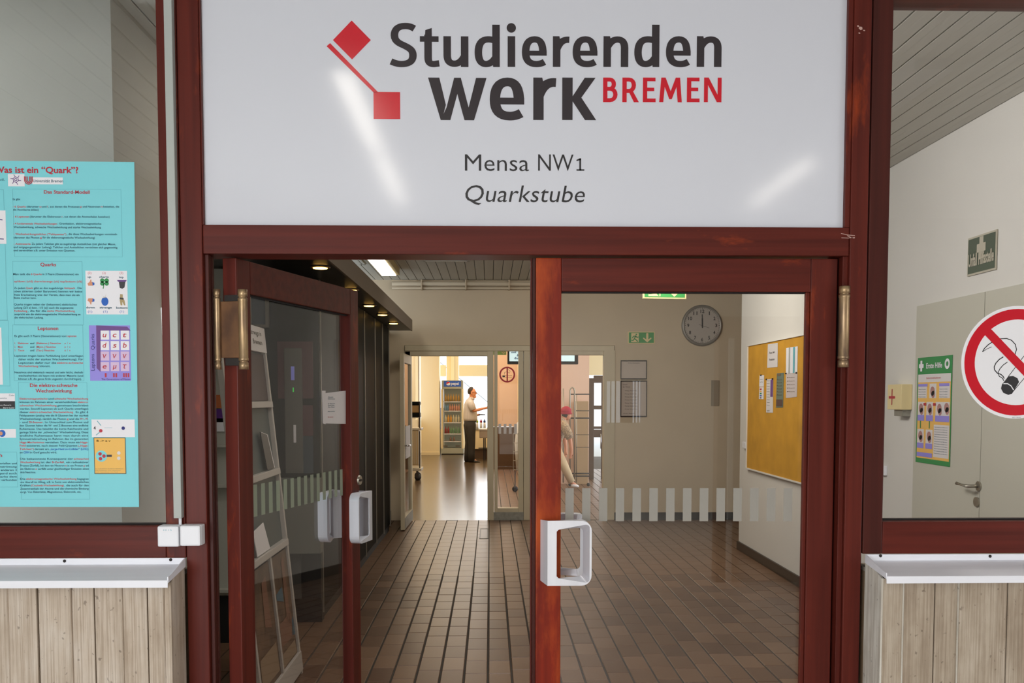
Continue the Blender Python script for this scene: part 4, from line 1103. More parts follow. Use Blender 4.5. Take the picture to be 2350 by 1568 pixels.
body = [([('Elektromagnetische ', R_t), ('und ', D_t), ('schwache Wechselwirkung', R_t)]), ([('können im Rahmen einer vereinheitlichten ', D_t), ('elektro-', R_t)]),
        ([('schwachen Wechselwirkung ', R_t), ('gemeinsam beschrieben', D_t)]), ([('werden. Sowohl Leptonen als auch Quarks unterliegen', D_t)]),
        ([('dieser ', D_t), ('elektro-schwachen Wechselwirkung', R_t), ('. Es gibt 4', D_t)]), ([('Feldquanten (analog wie die 8 Gluonen bei der starken', D_t)]),
        ([('Wechselwirkung), nämlich das Photon ', D_t), ('g ', R_t), ('und die ', D_t), ('W+-, W-', 'red_dark')]), ([('- und ', D_t), ('Z0-Bosonen', 'red_dark'), ('. Im Unterschied zum Photon und', D_t)]),
        ([('den Gluonen haben die W- und Z-Bosonen eine endliche', D_t)]), ([('Ruhemasse. Das bewirkt die kurze Reichweite und', D_t)]),
        ([('geringe Stärke der „schwachen“ Wechselwirkung. Diese', D_t)]), ([('endliche Ruhemasse kann man durch eine', D_t)]), ([('Symmetriebrechung im Rahmen des im genannten', D_t)]),
        ([('Higgs-Mechanismus ', R_t), ('verstehen. Dazu muss ein ', D_t), ('Higgs-', R_t)]), ([('Feld ', R_t), ('existieren, nach dessen Feld-Quanten ', D_t), ('(„Higgs-', R_t)]),
        ([('Teilchen“) ', R_t), ('derzeit am ', D_t), ('„Large-Hadron-Collider“ (LHC)', 't_blue')]), ([('am ', D_t), ('CERN ', 't_blue'), ('in Genf gesucht wird.', D_t)])]
for i_, sg_ in enumerate(body): line(917.5 + i_ * 7.7, 45, 132 if i_ == 16 else 204, sg_)
for i_, sg_ in enumerate([[('Die bekannteste Konsequenz der ', D_t), ('schwachen', R_t)], [('Wechselwirkung ', R_t), ('ist der ', D_t), ('B-Zerfall', 'red_dark'), (', ein radioaktiver', D_t)], [('Prozess (Zerfall), bei dem ein Neutron ', D_t), ('n ', R_t), ('in ein Proton ', D_t), ('p ', R_t), ('und', D_t)],
                         [('ein Elektron ', D_t), ('e ', R_t), ('zerfällt unter gleichzeitiger Emission eines', D_t)], [('Anti-Neutrinos.', D_t)]]):
    line(1055.5 + i_ * 7.7, 46, 84 if i_ == 4 else 205, sg_)
for i_, sg_ in enumerate([[('Die ', D_t), ('elektromagnetische Wechselwirkung ', R_t), ('begegnet', D_t)], [('uns überall im Alltag, z.B. in Form von elektrostatischen', D_t)], [('Kräften ', D_t), ('(Coulomb-Wechselwirkung)', R_t), (', die auch für den', D_t)],
                         [('Zusammenhalt der Atome und die chemische Bindung', D_t)], [('sorgt. Von Elektrizität, Magnetismus, Elektronik, etc.', D_t)]]):
    line(1101.5 + i_ * 7.5, 46, 188 if i_ == 4 else 205, sg_)
for i_, s_ in enumerate(('materiellen und', 'lichtströmung', 'die anderen 3', 'folgend auch', 'Quarks dem', 'und verbunden')): line(1066 + i_ * 7.6, -12, 40, [(s_, D_t)])
T('sch', -14, 1049, 5, 8, 'red_dark', .016)
# cut-off pictures at the poster's hidden side
B(-60, 483, 15, 560, M['paper_w']); B(-60, 752, 7, 883, M['paper_w']); B(-60, 903, 35, 921, M['paper_w']); B(-60, 921, 35, 938.5, M['black_ink']); B(-60, 985, 37, 1005, M['paper_w'])
T('Calas', 21, 909, 33, 3.5); T('Gewichts', -3, 915.5, 16, 3.5); T('gluon Generis', -6, 931.5, 26, 3.2, 'white_ink'); T('Bern-Calor', 8, 937.5, 34, 3.2, 'white_ink')
q = MB(); q.disc(FP, *FP.px(5, 995), 8 * e, 0.0008, 20); obj('picture', q, M['t_blue'], pz_)
q = MB(); q.disc(FP, *FP.px(2, 995), 4.5 * e, 0.001, 20); obj('picture', q, M['skin'], pz_)
q = MB()
for (x0, y0, x1, y1) in ((-8, 503, 6, 505), (-8, 548, 9, 549)): q.stroke(FP, px_poly(FP, [(x0, y0), (x1, y1)]), .9 * e, n=.0008)
obj('picture', q, M['navy'], pz_)
# six-flavour picture
B(196, 621.5, 294, 722, M['paper_w'])
for (x, y, s_) in ((201.5, 639, 'up'), (228, 639, 'charm'), (273, 639.5, 'top'), (198, 709, 'down'), (229, 709, 'strange'), (267, 709.5, 'bottom')):
    T(s_, x, y - 1, x + {'up': 8, 'charm': 22, 'top': 11, 'down': 20, 'strange': 28, 'bottom': 26}[s_], 4.6, 't_text', .03)
for x, c_ in ((206, 't_red'), (239, 't_red'), (279, 't_red')): T('(2)', x - 4, 629, x + 4, 5, c_)
for x in (207, 242, 280): T('(1)', x - 5, 717.5, x + 5, 5, 't_blue')
def ico(pts, m, n=.0008): obj('picture', MB().poly(FP, px_poly(FP, pts), n), m, pz_)
for (cy, sg2) in ((651, 1), (690, -1)):
    ico([(201, cy), (206, cy - 4 * sg2), (208, cy - 9 * sg2), (210, cy - 9 * sg2), (210, cy - 4 * sg2), (214, cy - 3 * sg2), (213, cy + 5 * sg2), (203, cy + 5 * sg2)], M['skin'])
    ico([(212, cy - 3 * sg2), (217, cy - 2 * sg2), (217, cy + 3 * sg2), (213, cy + 5 * sg2)], M['t_blue'], .001)
q = MB()
for dx, dy in ((-5, -4), (5, -4), (-5, 3), (5, 3)): q.disc(FP, *FP.px(240 + dx, 648 + dy), 5 * e, .0008, 16)
q.stroke(FP, px_poly(FP, [(239, 650), (237, 663)]), .9 * e, n=.0008); obj('picture', q, M['green'], pz_)
ico([(273, 647), (288, 647), (286, 660), (281, 663), (275, 661)], M['black_ink']); ico([(269, 643), (291, 643), (289, 647), (271, 647)], M['purple_d'], .001)
q = MB(); q.disc(FP, *FP.px(241, 692), 8 * e, .0008, 18, 10 * e); obj('picture', q, M['t_blue'], pz_)
ico([(232, 676), (238, 680), (236, 684), (240, 684), (244, 674), (243, 684)], M['paper'], .001)
ico([(276, 675), (282, 676), (282, 684), (286, 690), (288, 701), (285, 701), (281, 693), (281, 701), (277, 701), (275, 690)], M['housing']); ico([(275, 683), (284, 684), (284, 688), (275, 687)], M['black_ink'], .001)
# purple matrix of particles
B(204, 747, 301, 874, M['purple'])
for r_ in range(4):
    for c_ in range(3):
        x = 231 + c_ * 23; y = 759 + r_ * 24
        B(x, y, x + 20, y + 21, M['paper_w'] if r_ < 2 else M['pinkpr'], n=.0008)
        q = [['u', 'c', 't'], ['d', 's', 'b'], ['\u03bd', '\u03bd', '\u03bd'], ['e', '\u03bc', '\u03c4']][r_][c_]
        ptext(pz_, q, FP, x + 5, y + 15, x + 14, 12, M['red_dark'], n=.0012, key='matrix', italic=.2, bold=.01)
ico([(221, 747), (292, 750), (300, 759), (231, 759)], M['purple_d']); ico([(221, 747), (231, 759), (231, 854), (222, 845)], M['purple_d'])
text(pz_, 'Quarks', FP, *FP.px(217.5, 803), 8.5 * e, M['navy'], width=36 * e, n=.0012, up=True); text(pz_, 'Leptons', FP, *FP.px(217.5, 851), 8.5 * e, M['navy'], width=38 * e, n=.0012, up=True)
for x, s_ in ((241, 'I'), (260, 'II'), (283, 'III')): ptext(pz_, s_, FP, x, 865.5, x + 4 + 5 * (len(s_) - 1), 9, M['red_dark'], n=.0012, bold=.03, key='roman')
ptext(pz_, 'The Generations of Matter', FP, 233, 872.5, 300, 4.2, M['navy'], n=.0012, key='matter')
# number four strip and yellow box
B(210, 963, 310, 1003.5, M['paper_w']); T('4', 215, 986, 220, 7.5, 'ink', .03)
q = MB(); q.disc(FP, *FP.px(231.5, 989), 4 * e, .0008, 16); obj('picture', q, M['red_dark'], pz_)
q = MB(); q.disc(FP, *FP.px(283, 983), 4 * e, .0008, 16); obj('picture', q, M['navy'], pz_)
q = MB(); q.stroke(FP, px_poly(FP, [(223, 966), (232, 977)]), .8 * e, n=.0008); q.stroke(FP, px_poly(FP, [(221, 999), (229, 992)]), .8 * e, n=.0008); q.stroke(FP, px_poly(FP, [(240, 982), (258, 982)]), .3 * e, n=.0008); obj('picture', q, M['t_line'], pz_)
B(215, 1004.5, 290, 1088, M['black_ink']); B(216.5, 1006, 288.5, 1086.5, M['orangepr'], n=.0008)
T('B -> e v', 222, 1014, 254, 4.5, 't_text', .02)
q = MB(); q.disc(FP, *FP.px(233, 1047), 13 * e, .0010, 24); obj('picture', q, M['turq'], pz_)
q = MB()
for dx, dy in ((-3, -5), (-2, 6), (6, 0)): q.disc(FP, *FP.px(233 + dx, 1047 + dy), 4 * e, .0013, 16)
obj('picture', q, M['red_dark'], pz_)
ico([(245, 1044), (257, 1044), (257, 1049), (245, 1049)], M['ink'], .0012)
for y in (1040, 1052): obj('picture', MB().disc(FP, *FP.px(273, y), 4 * e, .0012, 14), M['paper'], pz_)
for i_ in range(3): ptext(pz_, ('Ein radioaktiver Zerfall im Atomkern', 'mit Elektron und Neutrino', 'nach Hypothese von Pauli')[i_], FP, 219, 1077 + 3.8 * i_, 283 - 6 * i_, 2.2, M['housing'], n=.0012, key='caption')

# ================================================================== FAR WALL: glazed screen
FF = FY(FARY - 0.03)
ym, yb_ = FARY - 0.03, FARY + 0.10
def fb(x0, y0, x1, y1, a=FARY - 0.03, b=FARY + 0.10):
    u0, u1, v0, v1 = px_box(FF, x0, y0, x1, y1); return MB().box(u0, u1, a, b, max(v0, 0), v1)
t3 = structure('trim_2', 'cream painted frame of the far glazed screen', 'door frame')
obj('rail', fb(929, 793, 1410, 806), M['frame_cream'], t3, bevel=0.006)
obj('rail', fb(929, 806, 1119, 817, FARY - .02), M['frame_cream'], t3, bevel=0.006)
obj('post', fb(929, 806, 944, 1197, FARY - .02), M['frame_cream'], t3, bevel=0.006)
obj('post', fb(1118, 806, 1133, 1197), M['frame_cream'], t3, bevel=0.006)
obj('post', fb(1202, 804, 1216, 1197, FARY - .02), M['frame_cream'], t3, bevel=0.006)
obj('post', fb(1386, 804, 1410, 1197), M['frame_cream'], t3, bevel=0.008)
obj('rail', fb(1216, 805, 1386, 815, FARY - .02), M['frame_cream'], t3, bevel=0.006)
w4 = structure('window_4', 'narrow fixed window of the far screen with a no smoking sticker', 'window')
obj('stile', fb(1134, 803.5, 1142, 1197, FARY - .015), M['frame_cream'], w4, bevel=0.004)
obj('stile', fb(1190, 803.5, 1201, 1197, FARY - .015), M['frame_cream'], w4, bevel=0.004)
obj('rail', fb(1142.2, 1167, 1189.8, 1176, FARY - .015), M['frame_cream'], w4, bevel=0.004)
obj('kick_plate', fb(1131, 1176, 1201.5, 1196, FARY - .022, FARY - .014), M['kick'], w4, bevel=0.002)
obj('rail', fb(1142.2, 1176, 1189.8, 1197, FARY - .012), M['frame_cream'], w4)
obj('glass_pane', fb(1141, 803, 1191, 1168, FARY + .03, FARY + .036), M['glass'], w4)
# its stickers
F4 = FY(FARY + 0.028)
st_ = thing('no_smoking_sign', 'small round no smoking sticker on the narrow far window', 'sign', F4.p(*F4.px(1164, 878)))
cu, cv = F4.px(1164, 860); k1 = (F4.px(1174, 860)[0] - cu) / 10
obj('red_ring', MB().ring(F4, cu, cv, 14.6 * k1, 18.2 * k1, 0, 36), M['red_dark'], st_)
obj('red_bar', MB().quad(F4, cu - 1.6 * k1, cu + 1.6 * k1, cv - 15 * k1, cv + 15 * k1, 0.002), M['red_dark'], st_)
q = MB(); q.quad(F4, cu - 11 * k1, cu - 5 * k1, cv - 6 * k1, cv - 2 * k1, .001); q.stroke(F4, [(cu - 5 * k1, cv - 2.2 * k1), (cu + 11 * k1, cv - 2.2 * k1), (cu + 11 * k1, cv - 6 * k1), (cu - 5 * k1, cv - 6 * k1)], .35 * k1, n=.001)
q.stroke(F4, [(cu - 7 * k1, cv), (cu - 6 * k1, cv + 5 * k1), (cu, cv + 7 * k1), (cu + 5 * k1, cv + 3 * k1), (cu + 7 * k1, cv + 8 * k1), (cu + 2 * k1, cv + 12 * k1)], .35 * k1, n=.001)
obj('cigarette_drawing', q, M['black_ink'], st_)
for i_, x in enumerate((1147, 1159, 1171, 1183)):
    obj('safety_stripe', MB().quad(F4, *px_box(F4, x - 3.2, 973, x + 3.2, 996)), M['paper'], w4)

# open cream door leaf of the far screen
d3 = structure('door_3', 'cream glazed door leaf of the far screen standing open', 'door')
hp = Vector((fxp(946), FARY - .02, 0)); ep = at(929, 1219, Z=0); ep = Vector((ep.x, ep.y, 0))
dv = (ep - hp); Ld = dv.length
Fd = Frame(hp, -dv.normalized(), (0, 0, 1))   # normal towards +X side; u from 0 (hinge) to -Ld
zt3 = fzp(817) - .01
def db(u0, u1, v0, v1, n0=-.045, n1=0): return MB().fbox(Fd, -u0, -u1, v0, v1, n0, n1)
obj('stile', db(0, .10, .01, zt3, -.05), M['frame_cream'], d3, bevel=.004)
obj('stile', db(Ld - .10, Ld, .01, zt3, -.05), M['frame_cream'], d3, bevel=.004)
obj('rail', db(.1002, Ld - .1002, .01, .16, -.05), M['frame_cream'], d3, bevel=.004)
obj('rail', db(.1002, Ld - .1002, zt3 - .11, zt3, -.05), M['frame_cream'], d3, bevel=.004)
obj('lock_plate', db(Ld - .6, Ld - .12, .86, 1.25, 0.0, .01), M['paper'], d3, label='pale grey plate across the glass')
obj('glass_pane', db(.098, Ld - .098, .155, zt3 - .105, -.028, -.022), M['glass'], d3)
obj('kick_plate', db(.01, Ld - .01, .02, .15, .001, .004), M['kick'], d3)
obj('handle', MB().tube([Fd.p(-Ld + .05, 1.02, 0), Fd.p(-Ld + .05, 1.02, .05), Fd.p(-Ld + .17, 1.02, .055)], .009, 8), M['chrome'], d3, True)

# ================================================================== THINGS ON THE FAR WALL
FW = FY(FARY - 0.001)
def exit_sign(x0, y0, x1, y1, Fx, label, depth, flip=False, n0=0.0):
    u0, u1, v0, v1 = px_box(Fx, x0, y0, x1, y1)
    s_ = thing('exit_sign', label, 'sign', Fx.p((u0 + u1) / 2, v0))
    w, h = u1 - u0, v1 - v0
    obj('plate', MB().fbox(Fx, u0, u1, v0, v1, 0, depth), M['sign_cream'], s_)
    e_ = h * .07
    obj('green_field', MB().quad(Fx, u0 + e_, u1 - e_, v0 + e_, v1 - e_, depth + .001), M['sign_green'], s_)
    def P(x, y): return (u0 + w * x, v0 + h * y)
    obj('doorway_picture', MB().poly(Fx, [P(.12, .12), P(.40, .12), P(.40, .88), P(.12, .88)], depth + .002), M['sign_cream'], s_)
    q = MB(); q.disc(Fx, *P(.31, .76), h * .07, depth + .003, 12)
    pe = h * .045
    for pts in ([(.29, .66), (.24, .42)], [(.24, .42), (.31, .30), (.37, .16)], [(.24, .42), (.20, .28), (.13, .26)], [(.29, .64), (.20, .60), (.16, .46)], [(.28, .62), (.34, .52), (.39, .56)]): q.stroke(Fx, [P(*p_) for p_ in pts], pe, n=depth + .003)
    obj('running_figure', q, M['sign_green'], s_)
    q = MB(); q.quad(Fx, P(.68, 0)[0], P(.76, 0)[0], v0 + h * .25, v0 + h * .88, depth + .002)
    q.poly(Fx, [P(.72, .10), P(.88, .42), P(.86, .52), P(.72, .28), P(.58, .52), P(.56, .42)], depth + .0022)
    obj('arrow', q, M['sign_cream'], s_)
    return s_
exit_sign(1441, 761.5, 1502, 789, FW, 'green exit sign with running figure on the cream far wall', .012)
Fe = Frame((0, 4.85, 0), Vector((1, .10, 0)), (0, 0, 1))
exit_sign(1475, 640, 1573, 687, Fe, 'green exit sign hanging from the ceiling, cut off by the door rail', .02)
es = bpy.data.objects['exit_sign.001'] if 'exit_sign.001' in bpy.data.objects else None
u0, u1, v0, v1 = px_box(Fe, 1475, 640, 1573, 687)
for uu in (u0 + .04, u1 - .04): obj('hanger', MB().tube([Fe.p(uu, v1, .01), Fe.p(uu, ZC, .01)], .004, 6), M['steel'], es)
# clock
ck = thing('wall_clock', 'round grey wall clock with black numerals showing twelve', 'clock', FW.p(*FW.px(1610, 794)))
cu, cv = FW.px(1610, 747.5); k1 = (FW.px(1657, 747)[0] - cu) / 47
obj('case', MB().lathe(FW.p(cu, cv, 0), [(46 * k1, 0), (47 * k1, -.02), (45.5 * k1, -.045), (41.5 * k1, -.05), (40 * k1, -.035)], 48, 'y'), mat('grey_clock_case', (132, 128, 122), .35, metal=.3), ck, True)
dial = obj('dial', MB().disc(FW, cu, cv, 40.5 * k1, .037, 48), mat('clock_dial', (176, 168, 160), .5), ck)
for h_ in range(12):
    a = PI / 2 - 2 * PI * h_ / 12; s_ = str(h_ or 12)
    text(dial, s_, FW, cu + 32 * k1 * math.cos(a), cv + 32 * k1 * math.sin(a) - 3.9 * k1, 7.8 * k1, M['black_ink'], width=(4.6 if len(s_) == 1 else 9) * k1 * (.45 if s_ == '1' else 1), n=.04, key='clock', align='c', name='numerals', bold=.02)
q = MB()
for m_ in range(60):
    a = 2 * PI * m_ / 60; q.stroke(FW, [(cu + 37.8 * k1 * math.cos(a), cv + 37.8 * k1 * math.sin(a)), (cu + 39.6 * k1 * math.cos(a), cv + 39.6 * k1 * math.sin(a))], (.7 if m_ % 5 == 0 else .35) * k1, n=.0395)
obj('minute_marks', q, M['black_ink'], dial)
obj('minute_hand', MB().stroke(FW, [(cu + .6 * k1, cv - 6 * k1), (cu - .6 * k1, cv + 25 * k1)], 1.1 * k1, n=.044), M['black_ink'], ck)
obj('hour_hand', MB().stroke(FW, [(cu + .4 * k1, cv - 5 * k1), (cu, cv + 16 * k1)], 1.6 * k1, n=.042), M['black_ink'], ck)
obj('second_hand', MB().stroke(FW, [(cu - 8 * k1, cv + 2 * k1), (cu + 16 * k1, cv - 6 * k1)], .3 * k1, n=.045), M['ink'], ck)
# framed notices
def frame_notice(y0, y1, label, lines):
    u0, u1, v0, v1 = px_box(FW, 1424, y0, 1484, y1)
    s_ = thing('framed_notice', label, 'notice', FW.p((u0 + u1) / 2, v0))
    obj('sheet', MB().fbox(FW, u0 + .01, u1 - .01, v0 + .01, v1 - .01, 0, .006), mat('greyish_paper', (196, 184, 174), .6), s_)
    for (a, b, c, d) in ((u0, u1, v0, v0 + .014), (u0, u1, v1 - .014, v1), (u0, u0 + .010, v0 + .0142, v1 - .0142), (u1 - .010, u1, v0 + .0142, v1 - .0142)):
        obj('frame_bar', MB().fbox(FW, a, b, c, d, 0, .02), M['steel_dark'], s_, bevel=.003)
    for (t_, x0, y, x1, cp) in lines: ptext(s_, t_, FW, x0, y, x1, cp, M['ink'], n=.008, key='fn%d' % y0)
    return s_
frame_notice(827, 871, 'upper framed notice of the two on the far wall', [('Online-Speiseplan', 1441, 834.5, 1468, 2.2)])
frame_notice(873.5, 957, 'taller framed notice hung right under the smaller one', [('Speiseplan', 1429, 884, 1440, 2.4), ('der Woche', 1429, 889.5, 1446, 2.4)] + [('Montag  Eintopf  Salat', 1434, 898 + 7 * i_, 1462, 1.8) for i_ in range(7)] + [('Guten Appetit', 1430, 950, 1456, 1.8)])
# grey plate (meter cover) on the wall
u0, u1, v0, v1 = px_box(FW, 1632, 873, 1650, 932)
tag(obj('wall_plate', MB().fbox(FW, u0, u1, v0, v1, 0, .012), mat('grey_plate', (150, 138, 118), .5), bevel=.003), 'plain beige-grey cover plate on the far wall below the clock', 'plate')

# ================================================================== RIGHT-HAND WALL THINGS
FX = FXr(XR - 0.001)
# notice board
u0, v1 = FX.px(1722, 794); v0 = FX.px(1722, 1077.5)[1]
u1 = u0 + 2.05
nb = thing('notice_board', 'mustard yellow felt notice board in a pale frame', 'notice board', FX.p((u0 + u1) / 2, v0))
obj('felt', MB().fbox(FX, u0 + .012, u1 - .012, v0 + .012, v1 - .006, 0, .022), M['cork'], nb)
for (a, b, c, d) in ((u0, u1, v0, v0 + .014), (u0, u1, v1 - .007, v1), (u0, u0 + .012, v0 + .0142, v1 - .0072), (u1 - .012, u1, v0 + .0142, v1 - .0072)):
    obj('frame_bar', MB().fbox(FX, a, b, c, d, 0, .034), M['wall_white'], nb, bevel=.002)
FB_ = FX.moved(.024)
def sheet(pts, m, label, lines=(), name='paper_note', pins=(), blocks=()):
    P = [FB_.px(*p_) for p_ in pts]
    s_ = thing(name, label, 'paper', FB_.p(*P[0]))
    obj('sheet', MB().poly(FB_, P[::-1], 0, .0015), m, s_)
    for (x0, y0, x1, y1, mm) in blocks: obj('printed_block', MB().quad(FB_, *px_box(FB_, x0, y0, x1, y1), .003), mm, s_)
    for (t_, x0, y, x1, cp) in lines: ptext(s_, t_, FB_, x0, y, x1, cp, M['ink'], n=.0035, key='s' + label)
    for (x, y) in pins: obj('pin', MB().lathe(FB_.p(*FB_.px(x, y)), [(.008, 0), (.007, -.012)], 10, 'x'), M['black_ink'], s_)
    return s_
sheet([(1762.5, 790.5), (1785, 787), (1784.5, 842.5), (1761, 844.5)], M['paper'], 'white sheet with two printed words, topmost on the board', [('Aus der', 1766, 812.5, 1779, 5.5), ('Fraktion', 1766, 828.5, 1778, 5.5)])
sheet([(1743.5, 862), (1753.5, 861), (1753, 888), (1742.5, 888)], M['paper_w'], 'small white card above the one with coloured dots', [('Termine', 1745, 872, 1751, 2), ('im Mai', 1745, 878, 1751, 2)], pins=((1747.5, 861.5),))
sheet([(1743, 889.5), (1753, 889), (1752.5, 916.5), (1742, 916)], M['paper_w'], 'small white card with a column of coloured dots', blocks=[(1744.5, 892, 1748.5, 895, M['red_dark']), (1744.5, 897, 1748.5, 900, M['orangepr']), (1744.5, 902, 1748.5, 905, M['green']), (1744.5, 907, 1748.5, 910, M['t_blue']), (1744.5, 912, 1748, 914.5, M['ink'])])
sheet([(1759.5, 871), (1774.5, 869.5), (1774, 947.5), (1758.5, 947)], M['paper'], 'long narrow white leaflet beside the dark flyer', [('Kurse', 1761, 875 + 6.2 * i_, 1767, 1.8) for i_ in range(10)] + [('BREMEN', 1761, 944, 1767, 2.2)], pins=((1760, 871), (1774, 870)), blocks=[(1769, 872, 1774, 911, M['purple_d'])])
sheet([(1783, 857), (1799, 855.5), (1797, 935), (1781, 936)], mat('dark_green_flyer', (104, 124, 112), .5), 'dark green flyer with a brown foot', [('Fest', 1784, 873 + 7 * i_, 1795, 3) for i_ in range(6)], blocks=[(1782, 917, 1796, 933, mat('brown_flyer_print', (84, 62, 60), .5)), (1784, 858, 1792, 863, M['ink'])], name='flyer')
sheet([(1804.5, 799), (1831, 795), (1830, 856), (1804, 858)], M['paper_w'], 'white pleated sheet hanging highest beside the frame', blocks=[(1811, 798, 1813, 858, M['trunking']), (1821, 797, 1824, 856, M['t_line'])])
sheet([(1804, 858.5), (1830.5, 856.5), (1829, 911), (1804, 914)], mat('pinkish_sheet', (206, 196, 196), .6), 'white sheet with faint pink print under the pleated one', [('Plan', 1807, 868 + 8 * i_, 1824, 2) for i_ in range(5)], pins=((1805, 857.5), (1829, 856)))
# push button near board
tag(obj('light_switch', MB().fbox(FX, *px_box(FX, 1711, 1014, 1718, 1030), 0, .035), M['plastic'], bevel=.006), 'white light switch between wall corner and notice board', 'switch')
# first aid door
d4 = structure('door_4', 'pale flush double door behind the sticker window', 'door')
m_door = mat('pale_green_grey_paint', (196, 194, 180), .55)
za = FX.px(2105, 704)[1]
ua, us, ue = FX.px(2105, 900)[0], FX.px(2261, 900)[0], FX.px(2261, 900)[0] + 0.9
obj('leaf', MB().fbox(FX, ua, us - .003, .01, za, 0, .016), m_door, d4, bevel=.002)
obj('leaf', MB().fbox(FX, us + .003, ue, .01, za, 0, .016), m_door, d4, bevel=.002)
FD = FX.moved(.016)
hu_, hv_ = FD.px(2247, 1116)
q = MB().loft([FD.p(hu_, hv_, 0), FD.p(hu_, hv_, .008)], [(.026, .026)] * 2, 18); obj('rose', q, M['steel'], d4)
obj('handle', MB().tube([FD.p(hu_, hv_, .005), FD.p(hu_, hv_, .055), FD.p(hu_ - .03, hv_, .062), FD.p(hu_ - .125, hv_ + .004, .058)], .0095, 10), M['steel'], d4, True)
ku, kv = FD.px(2243, 1152)
q = MB().loft([FD.p(ku, kv, 0), FD.p(ku, kv, .010)], [(.026, .026)] * 2, 18); obj('lock_rose', q, M['steel'], d4)
# first aid poster
Fq = FX.moved(.018)
fa = thing('first_aid_poster', 'green and cream first aid poster taped to the flush door', 'poster', Fq.p(*Fq.px(2146, 1068)))
def FQ(x0, y0, x1, y1, slope=0.0):
    """box on the door drawn from photo rows at its left edge"""
    u0, v1 = Fq.px(x0, y0); _, v0 = Fq.px(x0, y1); u1, _ = Fq.px(x1, y0); return u0, u1, v0, v1
L_, R2 = 2107, 2186.5
uL, vT = Fq.px(L_, 822); _, vB = Fq.px(L_, 1061); uR = Fq.px(R2, 815)[0]
wq, hq = uR - uL, vT - vB
obj('sheet', MB().fbox(Fq, uL, uR, vB, vT, 0, .001), M['green'], fa)
def q_(x0, y0, x1, y1, m, n=.002, name='printed_block'):
    obj(name, MB().quad(Fq, uL + wq * x0, uL + wq * x1, vT - hq * y1, vT - hq * y0, n), m, fa)
q_(.03, .16, .975, .955, M['orangepr'], .0015); q_(.03, .16, .975, .235, M['paper'])
q_(.04, .25, .30, .385, M['paper']); q_(.38, .25, .58, .385, M['paper']); q_(.66, .25, .96, .385, M['paper'])
for x in (.04, .66): q_(x, .25, x + .28, .275, M['purple'], .003)
q_(.04, .42, .24, .60, M['paper']); q_(.30, .42, .50, .60, M['paper']); q_(.57, .42, .96, .60, M['paper'])
for (a, b) in ((.04, .24), (.30, .50), (.57, .96)): q_(a, .545, b, .60, M['purple'], .003)
for x in (.22, .50): q_(x, .43, x + .08, .455, M['red_dark'], .004)
q_(.12, .60, .145, .67, M['green'], .003); q_(.39, .60, .415, .67, M['green'], .003)
q_(.04, .68, .24, .86, M['paper']); q_(.30, .68, .50, .86, M['paper']); q_(.53, .63, .965, .93, M['paper'])
for (a, b) in ((.04, .24), (.30, .50)): q_(a, .81, b, .86, M['purple'], .003)
q_(.04, .90, .50, .94, M['purple'], .003)
q = MB()
for (x, y) in ((.14, .48), (.40, .48), (.68, .48), (.88, .47), (.47, .32), (.14, .74), (.40, .74)):
    q.disc(Fq, uL + wq * x, vT - hq * y, .028, .003, 12); q.disc(Fq, uL + wq * (x + .02), vT - hq * (y + .03), .022, .003, 12)
obj('picture', q, mat('pinkish_print', (176, 128, 124), .6), fa)
for i_ in range(12): text(fa, 'Ruhe bewahren und Hilfe holen', Fq, uL + wq * .56, vT - hq * (.655 + .022 * i_), hq * .008, M['t_text'], width=wq * .36, n=.003, key='fa1')
for i_ in range(4):
    for x in (.06, .68): text(fa, 'Notruf 112 wählen', Fq, uL + wq * x, vT - hq * (.305 + .024 * i_), hq * .008, M['t_text'], width=wq * .22, n=.004, key='fa1')
text(fa, 'Sofortmaßnahmen', Fq, uL + wq * .28, vT - hq * .205, hq * .018, M['t_red'], width=wq * .42, n=.003)
text(fa, 'Erste Hilfe', Fq, uL + wq * .27, vT - hq * .105, hq * .05, M['paper_w'], width=wq * .46, n=.003, bold=.02)
q = MB()
cxq, cyq = uL + wq * .12, vT - hq * .08
q.quad(Fq, cxq - .012, cxq + .012, cyq - .032, cyq + .032, .003); q.quad(Fq, cxq - .030, cxq + .030, cyq - .012, cyq + .012, .0032); obj('white_cross', q, M['paper_w'], fa)
q = MB(); q.ring(Fq, uL + wq * .87, vT - hq * .075, .014, .030, .003, 24); obj('round_emblem', q, M['paper_w'], fa)
# first aid sign above door
Fs2 = FX.moved(.002)
u0, v1 = Fs2.px(2224, 548); v0 = Fs2.px(2222, 635)[1]; u1 = Fs2.px(2290, 527)[0]
s_ = thing('first_aid_sign', 'dull green first aid sign with white cross above the flush door', 'sign', Fs2.p((u0 + u1) / 2, v0))
obj('plate', MB().fbox(Fs2, u0, u1, v0, v1, 0, .006), M['sign_beige'], s_)
obj('green_field', MB().quad(Fs2, u0 + .008, u1 - .008, v0 + .010, v1 - .010, .007), M['sign_green_d'], s_)
cx_, cy_ = (u0 + u1) / 2, v0 + (v1 - v0) * .66
q = MB(); q.quad(Fs2, cx_ - .02, cx_ + .02, cy_ - .058, cy_ + .058, .008); q.quad(Fs2, cx_ - .045, cx_ + .045, cy_ - .022, cy_ + .022, .0085); obj('white_cross', q, M['sign_beige'], s_)
text(s_, 'Unfall Hilfsstelle', Fs2, u0 + .016, v0 + .05, .065, M['sign_beige'], width=(u1 - u0) - .032, n=.009, bold=.03)
